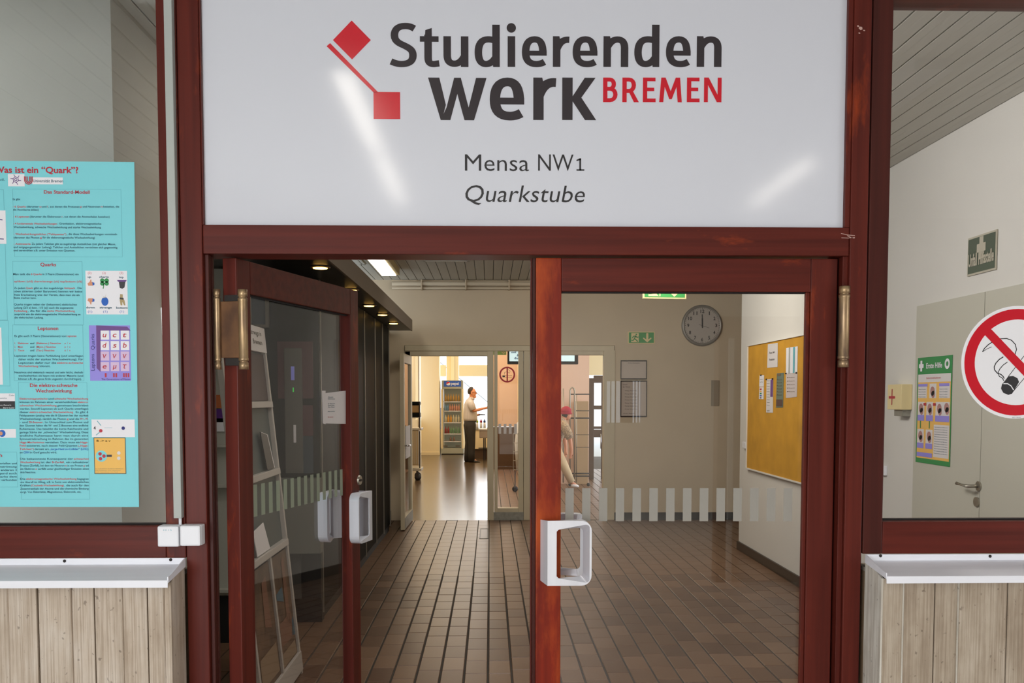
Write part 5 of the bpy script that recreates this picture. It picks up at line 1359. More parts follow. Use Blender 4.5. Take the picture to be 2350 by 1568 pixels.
# small first aid box
u0, v1 = FX.px(2062, 883); v0 = FX.px(2062, 940)[1]; u1 = u0 + .20
s_ = thing('first_aid_box', 'small cream box with a dark red cross on the side wall', 'box', FX.p((u0 + u1) / 2, v0))
obj('case', MB().fbox(FX, u0, u1, v0, v1, 0, .07), M['sign_cream'], s_, bevel=.004)
q = MB(); cx_, cy_ = u0 + .07, (v0 + v1) / 2 + .0
q.quad(FX, cx_ - .006, cx_ + .006, cy_ - .05, cy_ + .05, .0715); q.quad(FX, cx_ - .045, cx_ + .045, cy_ - .010, cy_ + .006, .072); obj('red_cross', q, M['red_dark'], s_)
obj('bracket', MB().fbox(FX, u0 + .06, u1 - .02, v0 - .04, v0, 0, .05), M['kick'], s_)
tag(obj('light_switch', MB().fbox(FX, *px_box(FX, 2026, 1068, 2036, 1092), 0, .02), M['plastic'], bevel=.004), 'white light switch low beside the window stile', 'switch')

# ================================================================== ALCOVE: brochure stand, machine
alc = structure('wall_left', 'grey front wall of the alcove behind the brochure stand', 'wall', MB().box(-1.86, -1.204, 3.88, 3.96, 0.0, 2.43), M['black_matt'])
FA = FY(3.875)
vm = thing('vending_machine', 'dark vending machine with red and blue front panels in the alcove', 'vending machine', (-1.45, 3.8, 0))
def A(x0, y0, x1, y1, n0, n1):
    u0, u1, v0, v1 = px_box(FA, x0, y0, x1, y1); return MB().fbox(FA, u0, u1, max(v0, 0.0), v1, n0, n1)
obj('cabinet', A(540, 690, 738, 1095, 0, .04), M['black'], vm, bevel=.004)
obj('red_panel', A(640, 785, 722, 915, .041, .05), mat('dark_red_panel', (72, 24, 28), .4), vm)
obj('red_panel', A(690, 930, 722, 1000, .041, .05), mat('dark_red_panel', (72, 24, 28), .4), vm)
obj('blue_panel', A(690, 1001, 722, 1085, .041, .05), mat('dark_teal_panel', (26, 44, 56), .4), vm)
obj('front_plate', A(656, 800, 700, 1085, .0505, .06), mat('dull_grey_plate', (84, 80, 72), .4), vm, bevel=.003)
obj('screen', A(672, 842, 680, 873, .061, .066), mat('dim_screen', (120, 120, 190), .3, emit=.25), vm)
obj('green_light', A(676, 890, 678.5, 900, .061, .064), mat('small_green_lamp', (70, 220, 90), .3, emit=.4), vm)
obj('coin_slot', A(678, 975, 684, 1015, .061, .068), M['paper'], vm)
ct = thing('counter', 'grey hanging counter front below the vending machine', 'counter', (-1.5, 3.75, .0))
obj('front', A(530, 1096, 741, 1266, .0, .10), mat('dim_grey_laminate', (104, 102, 94), .6), ct, bevel=.004)
obj('plinth', A(530, 1372, 741, 1440, .0, .03), M['black_matt'], ct)
obj('lower_panel', A(530, 1266, 696, 1372, .0, .05), mat('darker_grey_laminate', (70, 68, 64), .6), ct)
obj('black_side', A(696, 1266, 741, 1372, .0, .06), M['black_matt'], ct)

# brochure stand leaning back
br = thing('brochure_stand', 'tall white metal brochure stand behind the open door leaf', 'stand', (-1.2, 2.1, 0))
Y0s, Y1s = 1.70, 2.62
Fb = Frame((-1.09, 0, 0), (0, 1, 0), Vector((-0.10, 0, 1)))
frm = mat('white_metal_frame', (178, 172, 164), .5)
def sb(u0, u1, v0, v1, n0=-.03, n1=0): return MB().fbox(Fb, u0, u1, v0, v1, n0, n1)
for u_ in (Y0s, Y1s - .03): obj('upright', sb(u_, u_ + .03, .0, 2.0), frm, br, bevel=.003)
obj('upright', sb(2.17, 2.20, .06, .78), frm, br, bevel=.003)
obj('header', sb(Y0s, Y1s, 1.86, 2.0, -.02, .002), M['paper'], br, label='pale header board')
text(br, 'Unterwegs in', Fb, Y1s - .40, 1.95, .028, M['ink'], n=.004, width=.3); text(br, 'Bremen', Fb, Y1s - .30, 1.90, .028, M['ink'], n=.004, width=.2)
for v_ in (.76, 1.17, 1.55): obj('shelf', sb(Y0s + .03, Y1s - .03, v_, v_ + .035, -.03, .01), frm, br, bevel=.003)
obj('backing', sb(Y0s + .03, Y1s - .03, .12, 1.86, -.028, -.024), mat('dark_grey_back', (70, 78, 78), .5), br)
obj('base', sb(Y0s, Y1s, .02, .13, -.03, .004), frm, br, bevel=.003)
def poster_in(u0, u1, v0, v1, m1, blocks, label):
    s_ = thing('poster', label, 'poster', Fb.p((u0 + u1) / 2, v0, 0))
    obj('sheet', MB().fbox(Fb, u0, u1, v0, v1, -.022, -.012), m1, s_)
    for (a, b, c, d, mm) in blocks: obj('printed_block', MB().poly(Fb, [(u0 + (u1 - u0) * a, v0 + (v1 - v0) * b), (u0 + (u1 - u0) * c, v0 + (v1 - v0) * b * .9), (u0 + (u1 - u0) * c * .96, v0 + (v1 - v0) * d), (u0 + (u1 - u0) * a * 1.1, v0 + (v1 - v0) * d * .96)], -.010), mm, s_)
mp = mat('dark_food_print', (70, 54, 42), .5, rgb2=(110, 84, 62), scale=(9, 9, 9)); mo = mat('salmon_print', (120, 84, 66), .5); mbl = mat('teal_print', (62, 96, 112), .5); ms = mat('sand_print', (140, 118, 94), .5)
poster_in(2.205, 2.585, .13, .74, mp, [(.55, .35, .8, .95, mo), (.1, .2, .9, .42, mo), (.1, .62, .5, .70, mbl), (.78, .2, .98, .36, mbl), (.05, .02, .95, .14, ms)], 'dark food poster in the lower stand panel nearest the corridor')
poster_in(1.735, 2.165, .13, .74, mp, [(.1, .05, .95, .3, ms), (.5, .5, .8, .9, mo)], 'brown food poster in the lower stand panel beside the door stile')
poster_in(1.74, 2.58, 1.59, 1.85, mat('plum_print', (60, 40, 44), .5), [], 'plum coloured sheet in the top pocket of the stand')
for i_, (u_, c_, lab) in enumerate(((2.43, 'navy', 'navy brochure leaning in the middle shelf of the stand'), (2.47, 'paper', 'pale brochure slipped behind the navy one'))):
    b_ = thing('brochure', lab, 'brochure', Fb.p(u_, 1.21, 0)); obj('sheet', MB().poly(Fb, [(u_ - .1, 1.21), (u_ + .06, 1.21), (u_ - .02, 1.40), (u_ - .16, 1.42)], -.004 - .006 * i_, 0.0 - .006 * i_), M['black_ink'] if c_ == 'navy' else M[c_], b_)
b_ = thing('brochure', 'white leaflet lying askew on the lowest shelf', 'brochure', Fb.p(2.1, .80, 0)); obj('sheet', MB().poly(Fb, [(1.93, .80), (2.20, .80), (2.12, .95), (1.90, .93)], -.006, -.002), M['paper'], b_)
# picture frame above the stand
Fpf = FXl(-1.62)
pf = thing('picture_frame', 'small framed blue print above the brochure stand', 'picture', (-1.62, 3.2, 2.1))
u0, u1, v0, v1 = px_box(Fpf, 560, 640, 616, 752); 
Fpf2 = FY(3.6)
u0, u1, v0, v1 = px_box(Fpf2, 540, 640, 616, 752)
obj('print', MB().box(u0 + .02, u1 - .02, 3.615, 3.622, v0 + .02, v1 - .02), mat('blue_grey_print', (96, 108, 122), .5), pf)
for (a, b, c, d) in ((u0, u1, v0, v0 + .02), (u0, u1, v1 - .02, v1), (u0, u0 + .02, v0 + .02, v1 - .02), (u1 - .02, u1, v0 + .02, v1 - .02)): obj('frame_bar', MB().box(a, b, 3.6, 3.63, c, d), M['steel'], pf)
obj('hanging_rod', MB().tube([((u0 + u1) / 2, 3.62, v1), ((u0 + u1) / 2, 3.62, 2.45)], .004, 6), M['steel'], pf)
# shelf unit seen in the slit beside the hinge
sh = thing('shelf_unit', 'pale grey shelf unit seen through the slit beside the hinge', 'shelf', (-1.55, 2.9, 0))
obj('side_panel', MB().box(-1.849, -1.54, 3.30, 3.34, 0.31, 2.42), M['wall_grey'], sh, bevel=.003)
obj('plinth', MB().box(-1.849, -1.54, 3.29, 3.35, 0.0, 0.30), M['black_matt'], sh)
for z in (.34, 1.02, 1.28): obj('shelf', MB().box(-1.849, -1.54, 3.24, 3.30, z, z + .02), M['wall_grey'], sh)
for (z, c_, lab) in ((1.53, mat('orange_leaflet', (196, 110, 60), .6), 'orange and green leaflet in the slit beside the hinge'), (1.44, mat('violet_leaflet', (92, 40, 130), .6), 'violet leaflet in the slit beside the hinge'), (1.38, M['paper_w'], 'white leaflet below the violet one in the slit')):
    b_ = thing('leaflet', lab, 'leaflet', (-1.7, 3.29, z)); obj('sheet', MB().box(-1.80, -1.60, 3.288, 3.296, z, z + .085), c_, b_)

# ================================================================== DINING HALL
whl = MB(); whl.box(-2.15, -2.0, FARY + .12, 22.4, 0, 3.6); whl.box(-2.15, -2.0, 23.3, 27.0, 0, 3.6); whl.box(-2.15, -2.0, 22.4, 23.3, 0, 1.0)
structure('wall_left', 'warm cream side wall of the dining hall', 'wall', whl, M['wall_hall'])
pil = structure('wall_hall', 'bright cream pillar in front of the dining hall windows', 'pillar', MB().box(at(966, 900, Y=23.2).x, at(1008, 900, Y=23.2).x, 23.2, 23.9, 0, 3.6), M['wall_hall'])
obj('skirting', MB().box(at(966, 900, Y=23.2).x, at(1009, 900, Y=23.2).x, 23.17, 23.2, 0, .08), M['wall_hall'], pil)
YW = 27.0
FWn = FY(YW)
w5 = structure('window_5', 'large cream framed windows at the end of the dining hall', 'window')
def wb(x0, y0, x1, y1, a=YW - .04, b=YW + .06):
    u0, u1, v0, v1 = px_box(FWn, x0, y0, x1, y1); return MB().box(u0, u1, a, b, max(0, v0), min(v1, 3.6))
obj('mullion', wb(1024, 700, 1053, 985), M['wall_hall'], w5, bevel=.01)
obj('mullion', wb(1034, 700, 1043, 985, YW - .10), M['wall_hall'], w5, bevel=.01)
obj('transom', wb(960, 838, 1023.8, 864), M['wall_hall'], w5, bevel=.01)
obj('transom', wb(1053.2, 838, 1300, 864), M['wall_hall'], w5, bevel=.01)
obj('glass_pane', wb(960, 700, 1300, 985, YW, YW + .01), M['glass'], w5)
structure('wall_hall', 'low wall under the dining hall windows', 'wall', MB().box(-4, 0.36, YW - .05, YW + .1, 0, fzp(985, YW)), M['wall_hall'])
# cable slanting outside the window
ca, cb_ = at(1058, 872, Y=28.5), at(1125, 928, Y=28.5)
tag(obj('guy_wire', MB().tube([ca + (ca - cb_), ca + (cb_ - ca) * (ca.z / (ca.z - cb_.z))], .012, 6), mat('grey_cable', (120, 140, 160), .6)), 'thin grey wire slanting past the dining hall window', 'wire')
tag(obj('railing', MB().box(-1.9, -1.35, 28.2, 28.22, 0, 1.25), mat('pale_blue_fence', (150, 175, 215), .6)), 'pale blue fence outside behind the drinks fridge', 'fence')

# drinks fridge
YF = 23.45
FFr = FY(YF)
def fr_(x0, y0, x1, y1, a, b):
    u0, u1, v0, v1 = px_box(FFr, x0, y0, x1, y1); return MB().box(u0, u1, YF + a, YF + b, max(v0, 0.0), v1)
fg = thing('drinks_fridge', 'tall glass-door drinks fridge with a blue lit header', 'fridge', (FFr.px(1038, 1043)[0], YF + .3, 0))
mfc = M['fridge']
obj('side', fr_(1012, 893, 1016.6, 1030, 0.0, .6), mat('fridge_side_cream', (232, 210, 166), .5), fg)
obj('side', fr_(1059.6, 893, 1064, 1030, 0.0, .6), mat('fridge_side_cream', (232, 210, 166), .5), fg)
obj('back', fr_(1016.6, 893, 1059.6, 1030, .55, .6), M['fridge_in'], fg)
obj('top', fr_(1013.5, 873, 1063, 893, 0, .6), mfc, fg, bevel=.01)
obj('base', fr_(1012, 1029, 1064, 1041.5, 0, .6), mfc, fg, bevel=.01)
obj('foot', fr_(1013, 1041.5, 1063, 1046, .03, .58), M['black_matt'], fg)
hpn = obj('header_panel', fr_(1018.5, 874.5, 1058, 887.5, -.02, 0), M['pepsi'], fg)
Fh2 = FY(YF - .022)
k1 = (Fh2.px(1040, 880)[0] - Fh2.px(1030, 880)[0]) / 10
cu, cv = Fh2.px(1028.7, 880.8)
obj('emblem', MB().disc(Fh2, cu, cv, 4.6 * k1, 0, 24), M['paper_w'], hpn)
obj('emblem', MB().poly(Fh2, [(cu + 4.3 * k1 * math.cos(a), cv + 4.3 * k1 * math.sin(a)) for a in [PI * (.12 + 1.0 * i / 12) for i in range(13)]] + [(cu - 1 * k1, cv + .4 * k1)], .002), M['red_ink'], hpn)
obj('emblem', MB().poly(Fh2, [(cu + 4.3 * k1 * math.cos(a), cv + 4.3 * k1 * math.sin(a)) for a in [-PI * (.3 + .45 * i / 8) for i in range(9)]], .002), M['t_blue'], hpn)
ptext(hpn, 'pepsi', Fh2, 1035, 883.5, 1053, 6.5, M['paper_w'], bold=.02, n=.001)
shelf_y = (922.5, 944, 970.5, 996.5, 1014)
for y in shelf_y: obj('shelf', fr_(1017, y - 1.2, 1059.3, y + 1.2, .05, .5), M['paper'], fg)
obj('glass_door', fr_(1016.6, 893, 1059.6, 1029, .0, .012), M['glass'], fg)
obj('door_frame', fr_(1016.6, 893, 1018.2, 1029, -.012, -.001), mfc, fg)
obj('door_frame', fr_(1058, 893, 1059.6, 1029, -.012, -.001), mfc, fg)
for x in (1017.5, 1045.5): obj('grille_slot', fr_(x, 1023, x + 10, 1025, -.014, -.0125), M['brown_door'], fg)
cols = {0: ('amber', (196, 150, 70), 'tall amber-topped bottle on the top fridge shelf'), 1: ('pink', (214, 150, 126), 'pale pink bottle on the second fridge shelf'), 2: ('orange', (236, 168, 60), 'yellow-orange juice bottle on the third fridge shelf'),
        3: ('green', (110, 150, 110), 'small green water bottle on the fourth fridge shelf'), 4: ('dull', (140, 108, 92), 'brownish can on the lowest fridge shelf'), 5: ('red', (150, 30, 34), 'dark red bottle on the fourth fridge shelf'),
        6: ('cream', (222, 212, 180), 'cream labelled bottle on the third fridge shelf'), 7: ('blue', (120, 160, 190), 'bluish bottle on the second fridge shelf')}
bm_ = {k: mat('bottle_' + v[0], v[1], .3) for k, v in cols.items()}
protos = {}
rows = [(922.5, [0, 0, 0, 0, 0, 0], 17), (944, [7, 7, 1, 1, 1, 1, 1], 15), (970.5, [6, 2, 2, 6, 6, 6], 17), (996.5, [5, 5, 3, 3, 3, 3], 16), (1014, [4, 4], 11)]
for (yb2, kinds, hh) in rows:
    n_ = len(kinds)
    for i_, kd in enumerate(kinds):
        px_ = 1021 + (i_ + .3) * 36 / n_ if n_ > 2 else 1034 + 8 * i_
        p_ = at(px_, yb2 - 1.3, Y=YF + .12); hgt = hh * .0122; r_ = .030
        key = (kd, hh)
        if key not in protos:
            me_o = obj('bottle', MB().lathe((0, 0, 0), [(r_, 0), (r_, hgt * .58), (r_ * .9, hgt * .66), (r_ * .38, hgt * .8), (r_ * .34, hgt), ], 10), bm_[kd], None, True)
            protos[key] = me_o; o = me_o
        else:
            o = protos[key].copy(); COL.objects.link(o)
        o.location = p_
        nth = ('first', 'second', 'third', 'fourth', 'fifth', 'sixth', 'seventh')[i_]
        tag(o, cols[kd][2] + ', ' + nth + ' from the pillar', 'bottle', 'bottles behind the glass of the drinks fridge: ' + cols[kd][0])

# man in profile
YM = 20.4
FM = FY(YM)
def mp_(px, py, dy=0.0):
    p_ = at(px, py, Y=YM); return Vector((p_.x, YM + dy, p_.z))
S1 = 23.18 / 2150
zf = 0.0
man = thing('person', 'man in pale short-sleeved shirt and dark trousers reaching forward', 'person', (mp_(1078, 1061).x, YM, 0))
def skin_body(parent, verts, edges, root, m, name='body', sub=2):
    me = bpy.data.meshes.new(name); me.from_pydata([v[0] for v in verts], edges, [])
    o = bpy.data.objects.new(name, me); COL.objects.link(o); me.materials.append(m)
    s = o.modifiers.new('skin', 'SKIN'); s.use_smooth_shade = True
    ly = me.skin_vertices[0].data if me.skin_vertices else None
    if ly is None:
        bpy.context.view_layer.objects.active = o; me.skin_vertices.new() if hasattr(me.skin_vertices, 'new') else None; ly = me.skin_vertices[0].data
    for i, v in enumerate(verts): ly[i].radius = (v[1], v[1]); ly[i].use_root = (i == root)
    ss = o.modifiers.new('sub', 'SUBSURF'); ss.levels = sub; ss.render_levels = sub
    hang(o, parent); return o
V = []
E = []
def vtx(p_, r): V.append((tuple(p_), r)); return len(V) - 1
pel = vtx(mp_(1079, 972), .12); ch_ = vtx(mp_(1079, 930), .12); nk = vtx(mp_(1081.5, 915), .055); hd0 = vtx(mp_(1083, 909), .062); hd1 = vtx(mp_(1083, 901), .088); hd2 = vtx(mp_(1083, 894), .075)
E += [(pel, ch_), (ch_, nk), (nk, hd0), (hd0, hd1), (hd1, hd2)]
for sd in (-1, 1):
    sh_ = vtx(mp_(1079, 925, sd * .19), .06); E.append((ch_, sh_))
    if sd < 0: el = vtx(mp_(1087, 943, sd * .24), .047); wr_ = vtx(mp_(1110, 937.5, sd * .2), .032); hn = vtx(mp_(1116, 936, sd * .2), .026); tips = [(1122, 934.5 + .8 * k_, sd * .2 + .02 * (k_ - 1.5)) for k_ in range(4)] + [(1118.5, 933, sd * .2 + .03)]
    else: el = vtx(mp_(1083, 947, sd * .24), .047); wr_ = vtx(mp_(1095, 953.5, sd * .15), .03); hn = vtx(mp_(1098.5, 952.5, sd * .12), .026); tips = [(1102.5, 951 + .8 * k_, sd * .12 + .02 * (k_ - 1.5)) for k_ in range(4)] + [(1100, 949.5, sd * .12)]
    E += [(sh_, el), (el, wr_), (wr_, hn)]
    for (a, b, c) in tips: f_ = vtx(mp_(a, b, c), .009); E.append((hn, f_))
    hipx, kx, ax_ = (1075, 1073, 1071) if sd > 0 else (1081, 1084, 1083)
    hip = vtx(mp_(hipx, 978, sd * .09), .09); kn = vtx(mp_(kx + 1, 1018, sd * .10), .06); an = vtx(mp_(ax_, 1053, sd * .11), .042); toe = vtx(mp_(ax_ + 12, 1059.5, sd * .13), .03)
    E += [(pel, hip), (hip, kn), (kn, an), (an, toe)]
skin_body(man, V, E, pel, M['skin'])
def loftp(pts): return [p_ for p_, _ in pts], [r for _, r in pts]
P_, R3 = loftp([(mp_(1079.5, 966), (.20, .165)), (mp_(1079.5, 960), (.205, .175)), (mp_(1079.5, 950), (.20, .17)), (mp_(1078.5, 938), (.20, .155)), (mp_(1077.5, 928), (.205, .135)), (mp_(1078.5, 921), (.17, .105)), (mp_(1081, 915.5), (.085, .07)), (mp_(1082, 913), (.07, .06))])
o = obj('shirt', MB().loft(P_, R3, 20, up=(0, 1, 0)), M['shirt'], man, True)
for sd in (-1, 1):
    e2 = mp_(1086, 941.5, sd * .24) if sd < 0 else mp_(1082, 944, sd * .235)
    obj('sleeve', MB().loft([mp_(1078.5, 922.5, sd * .15), mp_(1079.5, 926, sd * .2), e2], [(.07, .07), (.085, .085), (.078, .078)], 14), M['shirt'], man, True)
obj('collar', MB().loft([mp_(1081.5, 916.5), mp_(1082.5, 912)], [(.085, .085), (.075, .072)], 14), M['shirt'], man, True)
obj('belt', MB().loft([mp_(1079, 968.5), mp_(1079, 965)], [(.19, .158), (.19, .158)], 20), M['shoe'], man, True)
for sd in (-1, 1):
    hx_, kx, ax_ = (1076, 1075, 1072.5) if sd > 0 else (1080, 1083, 1082.5)
    obj('trouser_leg', MB().loft([mp_(1078.5, 966.5, sd * .07), mp_(hx_, 978, sd * .10), mp_((hx_ + kx) / 2, 998, sd * .105), mp_(kx, 1018, sd * .11), mp_(ax_, 1040, sd * .115), mp_(ax_, 1057.5, sd * .12)],
                                 [(.115, .145), (.12, .135), (.105, .105), (.085, .085), (.075, .078), (.078, .085)], 16), M['trousers'], man, True)
    obj('shoe', MB().loft([mp_(ax_ - 7, 1058.5, sd * .12), mp_(ax_ - 4, 1057.5, sd * .12), mp_(ax_ + 3, 1057.5, sd * .125), mp_(ax_ + 11, 1059, sd * .13), mp_(ax_ + 20, 1060.5, sd * .14)], [(.025, .02), (.042, .04), (.045, .045), (.045, .03), (.025, .012)], 12, up=(0, 1, 0)), M['shoe'], man, True)
obj('face', MB().ball(mp_(1084.5, 902.5), .088, .078, .125, 18), M['skin'], man, True)
q = MB(); q.poly(Frame(mp_(0, 0), (1, 0, 0), (0, 0, 1)), [(0, 0), (1, 0), (0, 1)]) if False else None
nz_ = mp_(1092.5, 903.5)
obj('nose', MB().add([nz_ + Vector((0, -.014, -.012)), nz_ + Vector((0, .014, -.012)), nz_ + Vector((-.004, 0, .035)), nz_ + Vector((.026, 0, -.010)), nz_ + Vector((0, 0, -.02))], [(0, 3, 2), (3, 1, 2), (0, 4, 3), (4, 1, 3), (0, 2, 1), (0, 1, 4)]), M['skin'], man)
obj('chin', MB().ball(mp_(1089, 911), .045, .045, .035, 12), M['skin'], man, True)
for sd in (-1, 1):
    obj('ear', MB().ball(mp_(1082.3, 903, sd * .082), .018, .010, .032, 10), M['skin'], man, True)
    obj('eye', MB().ball(mp_(1090.8, 900, sd * .032), .010, .012, .008, 8), M['black_ink'], man, True)
obj('mouth', MB().ball(mp_(1091.8, 908.3), .008, .022, .005, 8), mat('lips', (168, 96, 84), .5), man, True)
hc = mp_(1081.8, 899)
hr = MB()
hr.ball(hc, .096, .088, .118, 18)
# keep only the crown and back of the hair shell
keep = [f for f in hr.f if all(not (hr.v[i][0] > hc.x + .045 and hr.v[i][2] < hc.z + .075) and not (hr.v[i][0] > hc.x - .01 and hr.v[i][2] < hc.z + .01) and hr.v[i][2] > hc.z - .085 for i in f)]
hr.f = keep
obj('hair', hr, M['hair'], man, True)
q = MB()
for sd in (-1, 1):
    q.tube([mp_(1083, 901, sd * .086), mp_(1090, 899.8, sd * .075), mp_(1093, 899.6, sd * .06)], .004, 6)
    for k_ in range(10):
        a, b = 2 * PI * k_ / 10, 2 * PI * (k_ + 1) / 10
        g = lambda t_: mp_(1093.2, 900.3, sd * .034) + Vector((0, .027 * math.cos(t_), .017 * math.sin(t_)))
        q.tube([g(a), g(b)], .003, 5)
obj('glasses', q, M['steel_dark'], man)

# serving trolley and stuff in front of the man
YS = 20.9
def sp(x0, y0, x1, y1, a, b):
    Fz = FY(YS); u0, u1, v0, v1 = px_box(Fz, x0, y0, x1, y1); return MB().box(u0, u1, YS + a, YS + b, max(0, v0), v1)
tr = thing('serving_table', 'grey serving table with a white tray beside the man', 'table', (at(1110, 1040, Y=YS).x, YS + .2, 0))
obj('top', sp(1100, 985, 1150, 1006, 0, .5), mat('grey_tub', (176, 162, 152), .5), tr, bevel=.02)
obj('tray_edge', sp(1098, 984, 1150, 988, -.02, .5), M['paper_w'], tr, bevel=.01)
for x in (1109, 1140): obj('leg', sp(x, 1006, x + 2.5, 1060, .02, .05), M['steel_dark'], tr)
for x in (1112, 1143): obj('leg', sp(x, 1006, x + 2.5, 1060, .42, .45), M['steel_dark'], tr)
obj('brace', sp(1098, 1028, 1145, 1030, .02, .05), M['steel_dark'], tr)
YS = 22.0
cb2 = thing('counter_cabinet', 'beige counter cabinet behind the serving table', 'cabinet', (at(1105, 1040, Y=YS).x, YS + .3, 0))
obj('body', sp(1084, 986, 1128, 1031, 0, .6), M['wall_hall'], cb2, bevel=.01)
obj('worktop', sp(1082, 983, 1128, 987, -.03, .62), M['kick'], cb2, bevel=.005)
obj('plinth', sp(1086, 1031, 1128, 1060, .05, .55), M['brown_door'], cb2)
for x, c_, lab in ((1095, (150, 180, 40), 'squeeze bottle with a green cap on the counter'), (1104, (150, 20, 50), 'squeeze bottle with a dark red cap on the counter'), (1112, (40, 60, 120), 'squeeze bottle with a blue cap behind the door post')):
    p_ = at(x, 983, Y=YS + .15)
    b_ = thing('squeeze_bottle', lab, 'bottle', p_)
    obj('body', MB().lathe(p_, [(.035, 0), (.033, .12), (.025, .155)], 12), M['paper_w'], b_, True)
    obj('cap', MB().lathe(p_ + Vector((0, 0, .155)), [(.036, 0), (.030, .04), (.014, .06), (.012, .085)], 12), mat('cap', c_, .4), b_, True)
# card terminal held in the man's lower hand
p_ = mp_(1101.5, 951.5, .12)
rg = thing('card_reader', 'dark card terminal held in the lower hand of the man', 'terminal', p_)
obj('case', MB().box(p_.x - .03, p_.x + .13, p_.y - .04, p_.y + .04, p_.z - .022, p_.z + .004), M['steel_dark'], rg, bevel=.006)
obj('keypad', MB().box(p_.x - .02, p_.x + .06, p_.y - .03, p_.y + .03, p_.z + .0045, p_.z + .010), M['trunking'], rg)

# coffee machine on trolley beside open leaf
YT = 15.2
FT = FY(YT)
def tb(x0, y0, x1, y1, a, b):
    u0, u1, v0, v1 = px_box(FT, x0, y0, x1, y1); return MB().box(u0, u1, YT + a, YT + b, max(0, v0), v1)
tl = thing('tray_trolley', 'steel trolley on black castors behind the open cream leaf', 'trolley', (at(955, 1100, Y=YT).x, YT + .25, 0))
obj('cabinet', tb(934, 988, 961, 1068, 0, .5), mat('steel_warm', (176, 152, 112), .35, metal=.5), tl, bevel=.01)
for i_ in range(4): obj('bar', tb(944 + i_ * 5, 990, 946 + i_ * 5, 1066, -.015, 0), M['steel'], tl)
obj('top', tb(932, 983, 967, 988, -.02, .52), M['steel'], tl, bevel=.005)
obj('post', tb(961.5, 990, 964.5, 1075, 0, .03), M['steel_dark'], tl)
obj('base', tb(932, 1076, 967, 1081, -.02, .52), M['steel'], tl, bevel=.004)
for yy in (0.03, .45):
    c_ = at(959, 1095, Y=YT + yy); obj('caster', MB().lathe((c_.x, c_.y - .015, .065), [(.02, 0), (.065, .004), (.065, .03), (.02, .034)], 16, 'y'), M['black_ink'], tl, True)
    obj('caster_fork', MB().box(c_.x - .03, c_.x + .01, c_.y - .02, c_.y + .02, .08, .19), M['steel_dark'], tl)
cm = thing('coffee_machine', 'small black and glass dispenser on the trolley shelf', 'machine', (at(955, 960, Y=YT).x, YT + .2, at(955, 958, Y=YT).z))
obj('base', tb(936, 948, 963, 958, 0, .35), M['black'], cm, bevel=.006)
obj('container', tb(938, 930, 962, 948, .02, .33), mat('brown_glass', (128, 100, 64), .15), cm, bevel=.02)
obj('lid', tb(937, 922, 963, 930, 0, .35), M['black'], cm, bevel=.02)
obj('rack_post', tb(961.5, 922, 964.5, 984, .0, .03), M['steel_dark'], tl)
obj('rack_post', tb(934, 957, 937, 984, .0, .03), M['steel_dark'], tl)
obj('rack_shelf', tb(934, 958, 964, 960, 0, .4), M['steel'], tl)
tag(obj('wall_picture', MB().box(-1.99, -1.97, 14.6, 15.6, 1.3, 2.2), mat('slate_print', (70, 80, 84), .5)), 'slate grey board on the dining hall side wall', 'board')

# ================================================================== RIGHT PASSAGE BEYOND THE SCREEN
YB = 14.5
wpk = MB(); xk0, xk1 = at(1200, 900, Y=YB).x, at(1352, 900, Y=YB).x
wpk.box(xk0, xk1, YB, YB + .12, 0, 3.4)
structure('wall_passage', 'pinkish wall behind the rack trolley', 'wall', wpk, M['wall_pink'])
structure('wall_passage', 'pinkish wall piece behind the narrow window', 'wall', MB().box(0.06, 0.36 + .4, 18.0, 18.1, 0.95, 3.4), M['wall_pink'])
structure('wall_passage', 'brown panelled front seen low through the narrow window', 'wall', MB().box(0.06, .76, 18.0, 18.1, 0, .94), M['brown_door'])
structure('wall_passage', 'cream wall on the far side of the passage', 'wall', MB().box(at(1410, 900, Y=16).x, 5, 15.8, 16.0, 0, 3.4).box(xk1, 5, 22.6, 22.7, 2.2, 3.4).box(xk0, xk0 + .1, YB, 22.6, 0, 3.4), M['wall_hall'])
# white trolley seen in the narrow window's edge
wt = thing('wire_trolley', 'white wire-sided laundry trolley half hidden by the window stile', 'trolley', (at(1190, 1060, Y=13).x, 13.2, 0))
xw = at(1178, 1000, Y=13).x
q = MB()
for i_ in range(6): q.tube([(xw + .08 * i_, 13, .35), (xw + .08 * i_, 13, 1.0)], .005, 5)
for i_ in range(5): q.tube([(xw, 13, .38 + .15 * i_), (xw + .45, 13, .38 + .15 * i_)], .005, 5)
obj('wire_side', q, M['steel'], wt)
obj('sack', MB().loft([(xw + .25, 13.2, .35), (xw + .26, 13.2, .8), (xw + .26, 13.2, 1.15), (xw + .28, 13.2, 1.32)], [(.15, .2), (.17, .24), (.15, .2), (.05, .08)], 14), M['paper_w'], wt, True)
for x in (xw + .03, xw + .42):
    obj('leg', MB().tube([(x, 13.02, .36), (x, 13.02, .06)], .01, 6), M['steel_dark'], wt); obj('wheel', MB().lathe((x, 13.0, .05), [(.02, 0), (.05, .005), (.05, .025), (.02, .03)], 12, 'y'), M['black_ink'], wt, True)
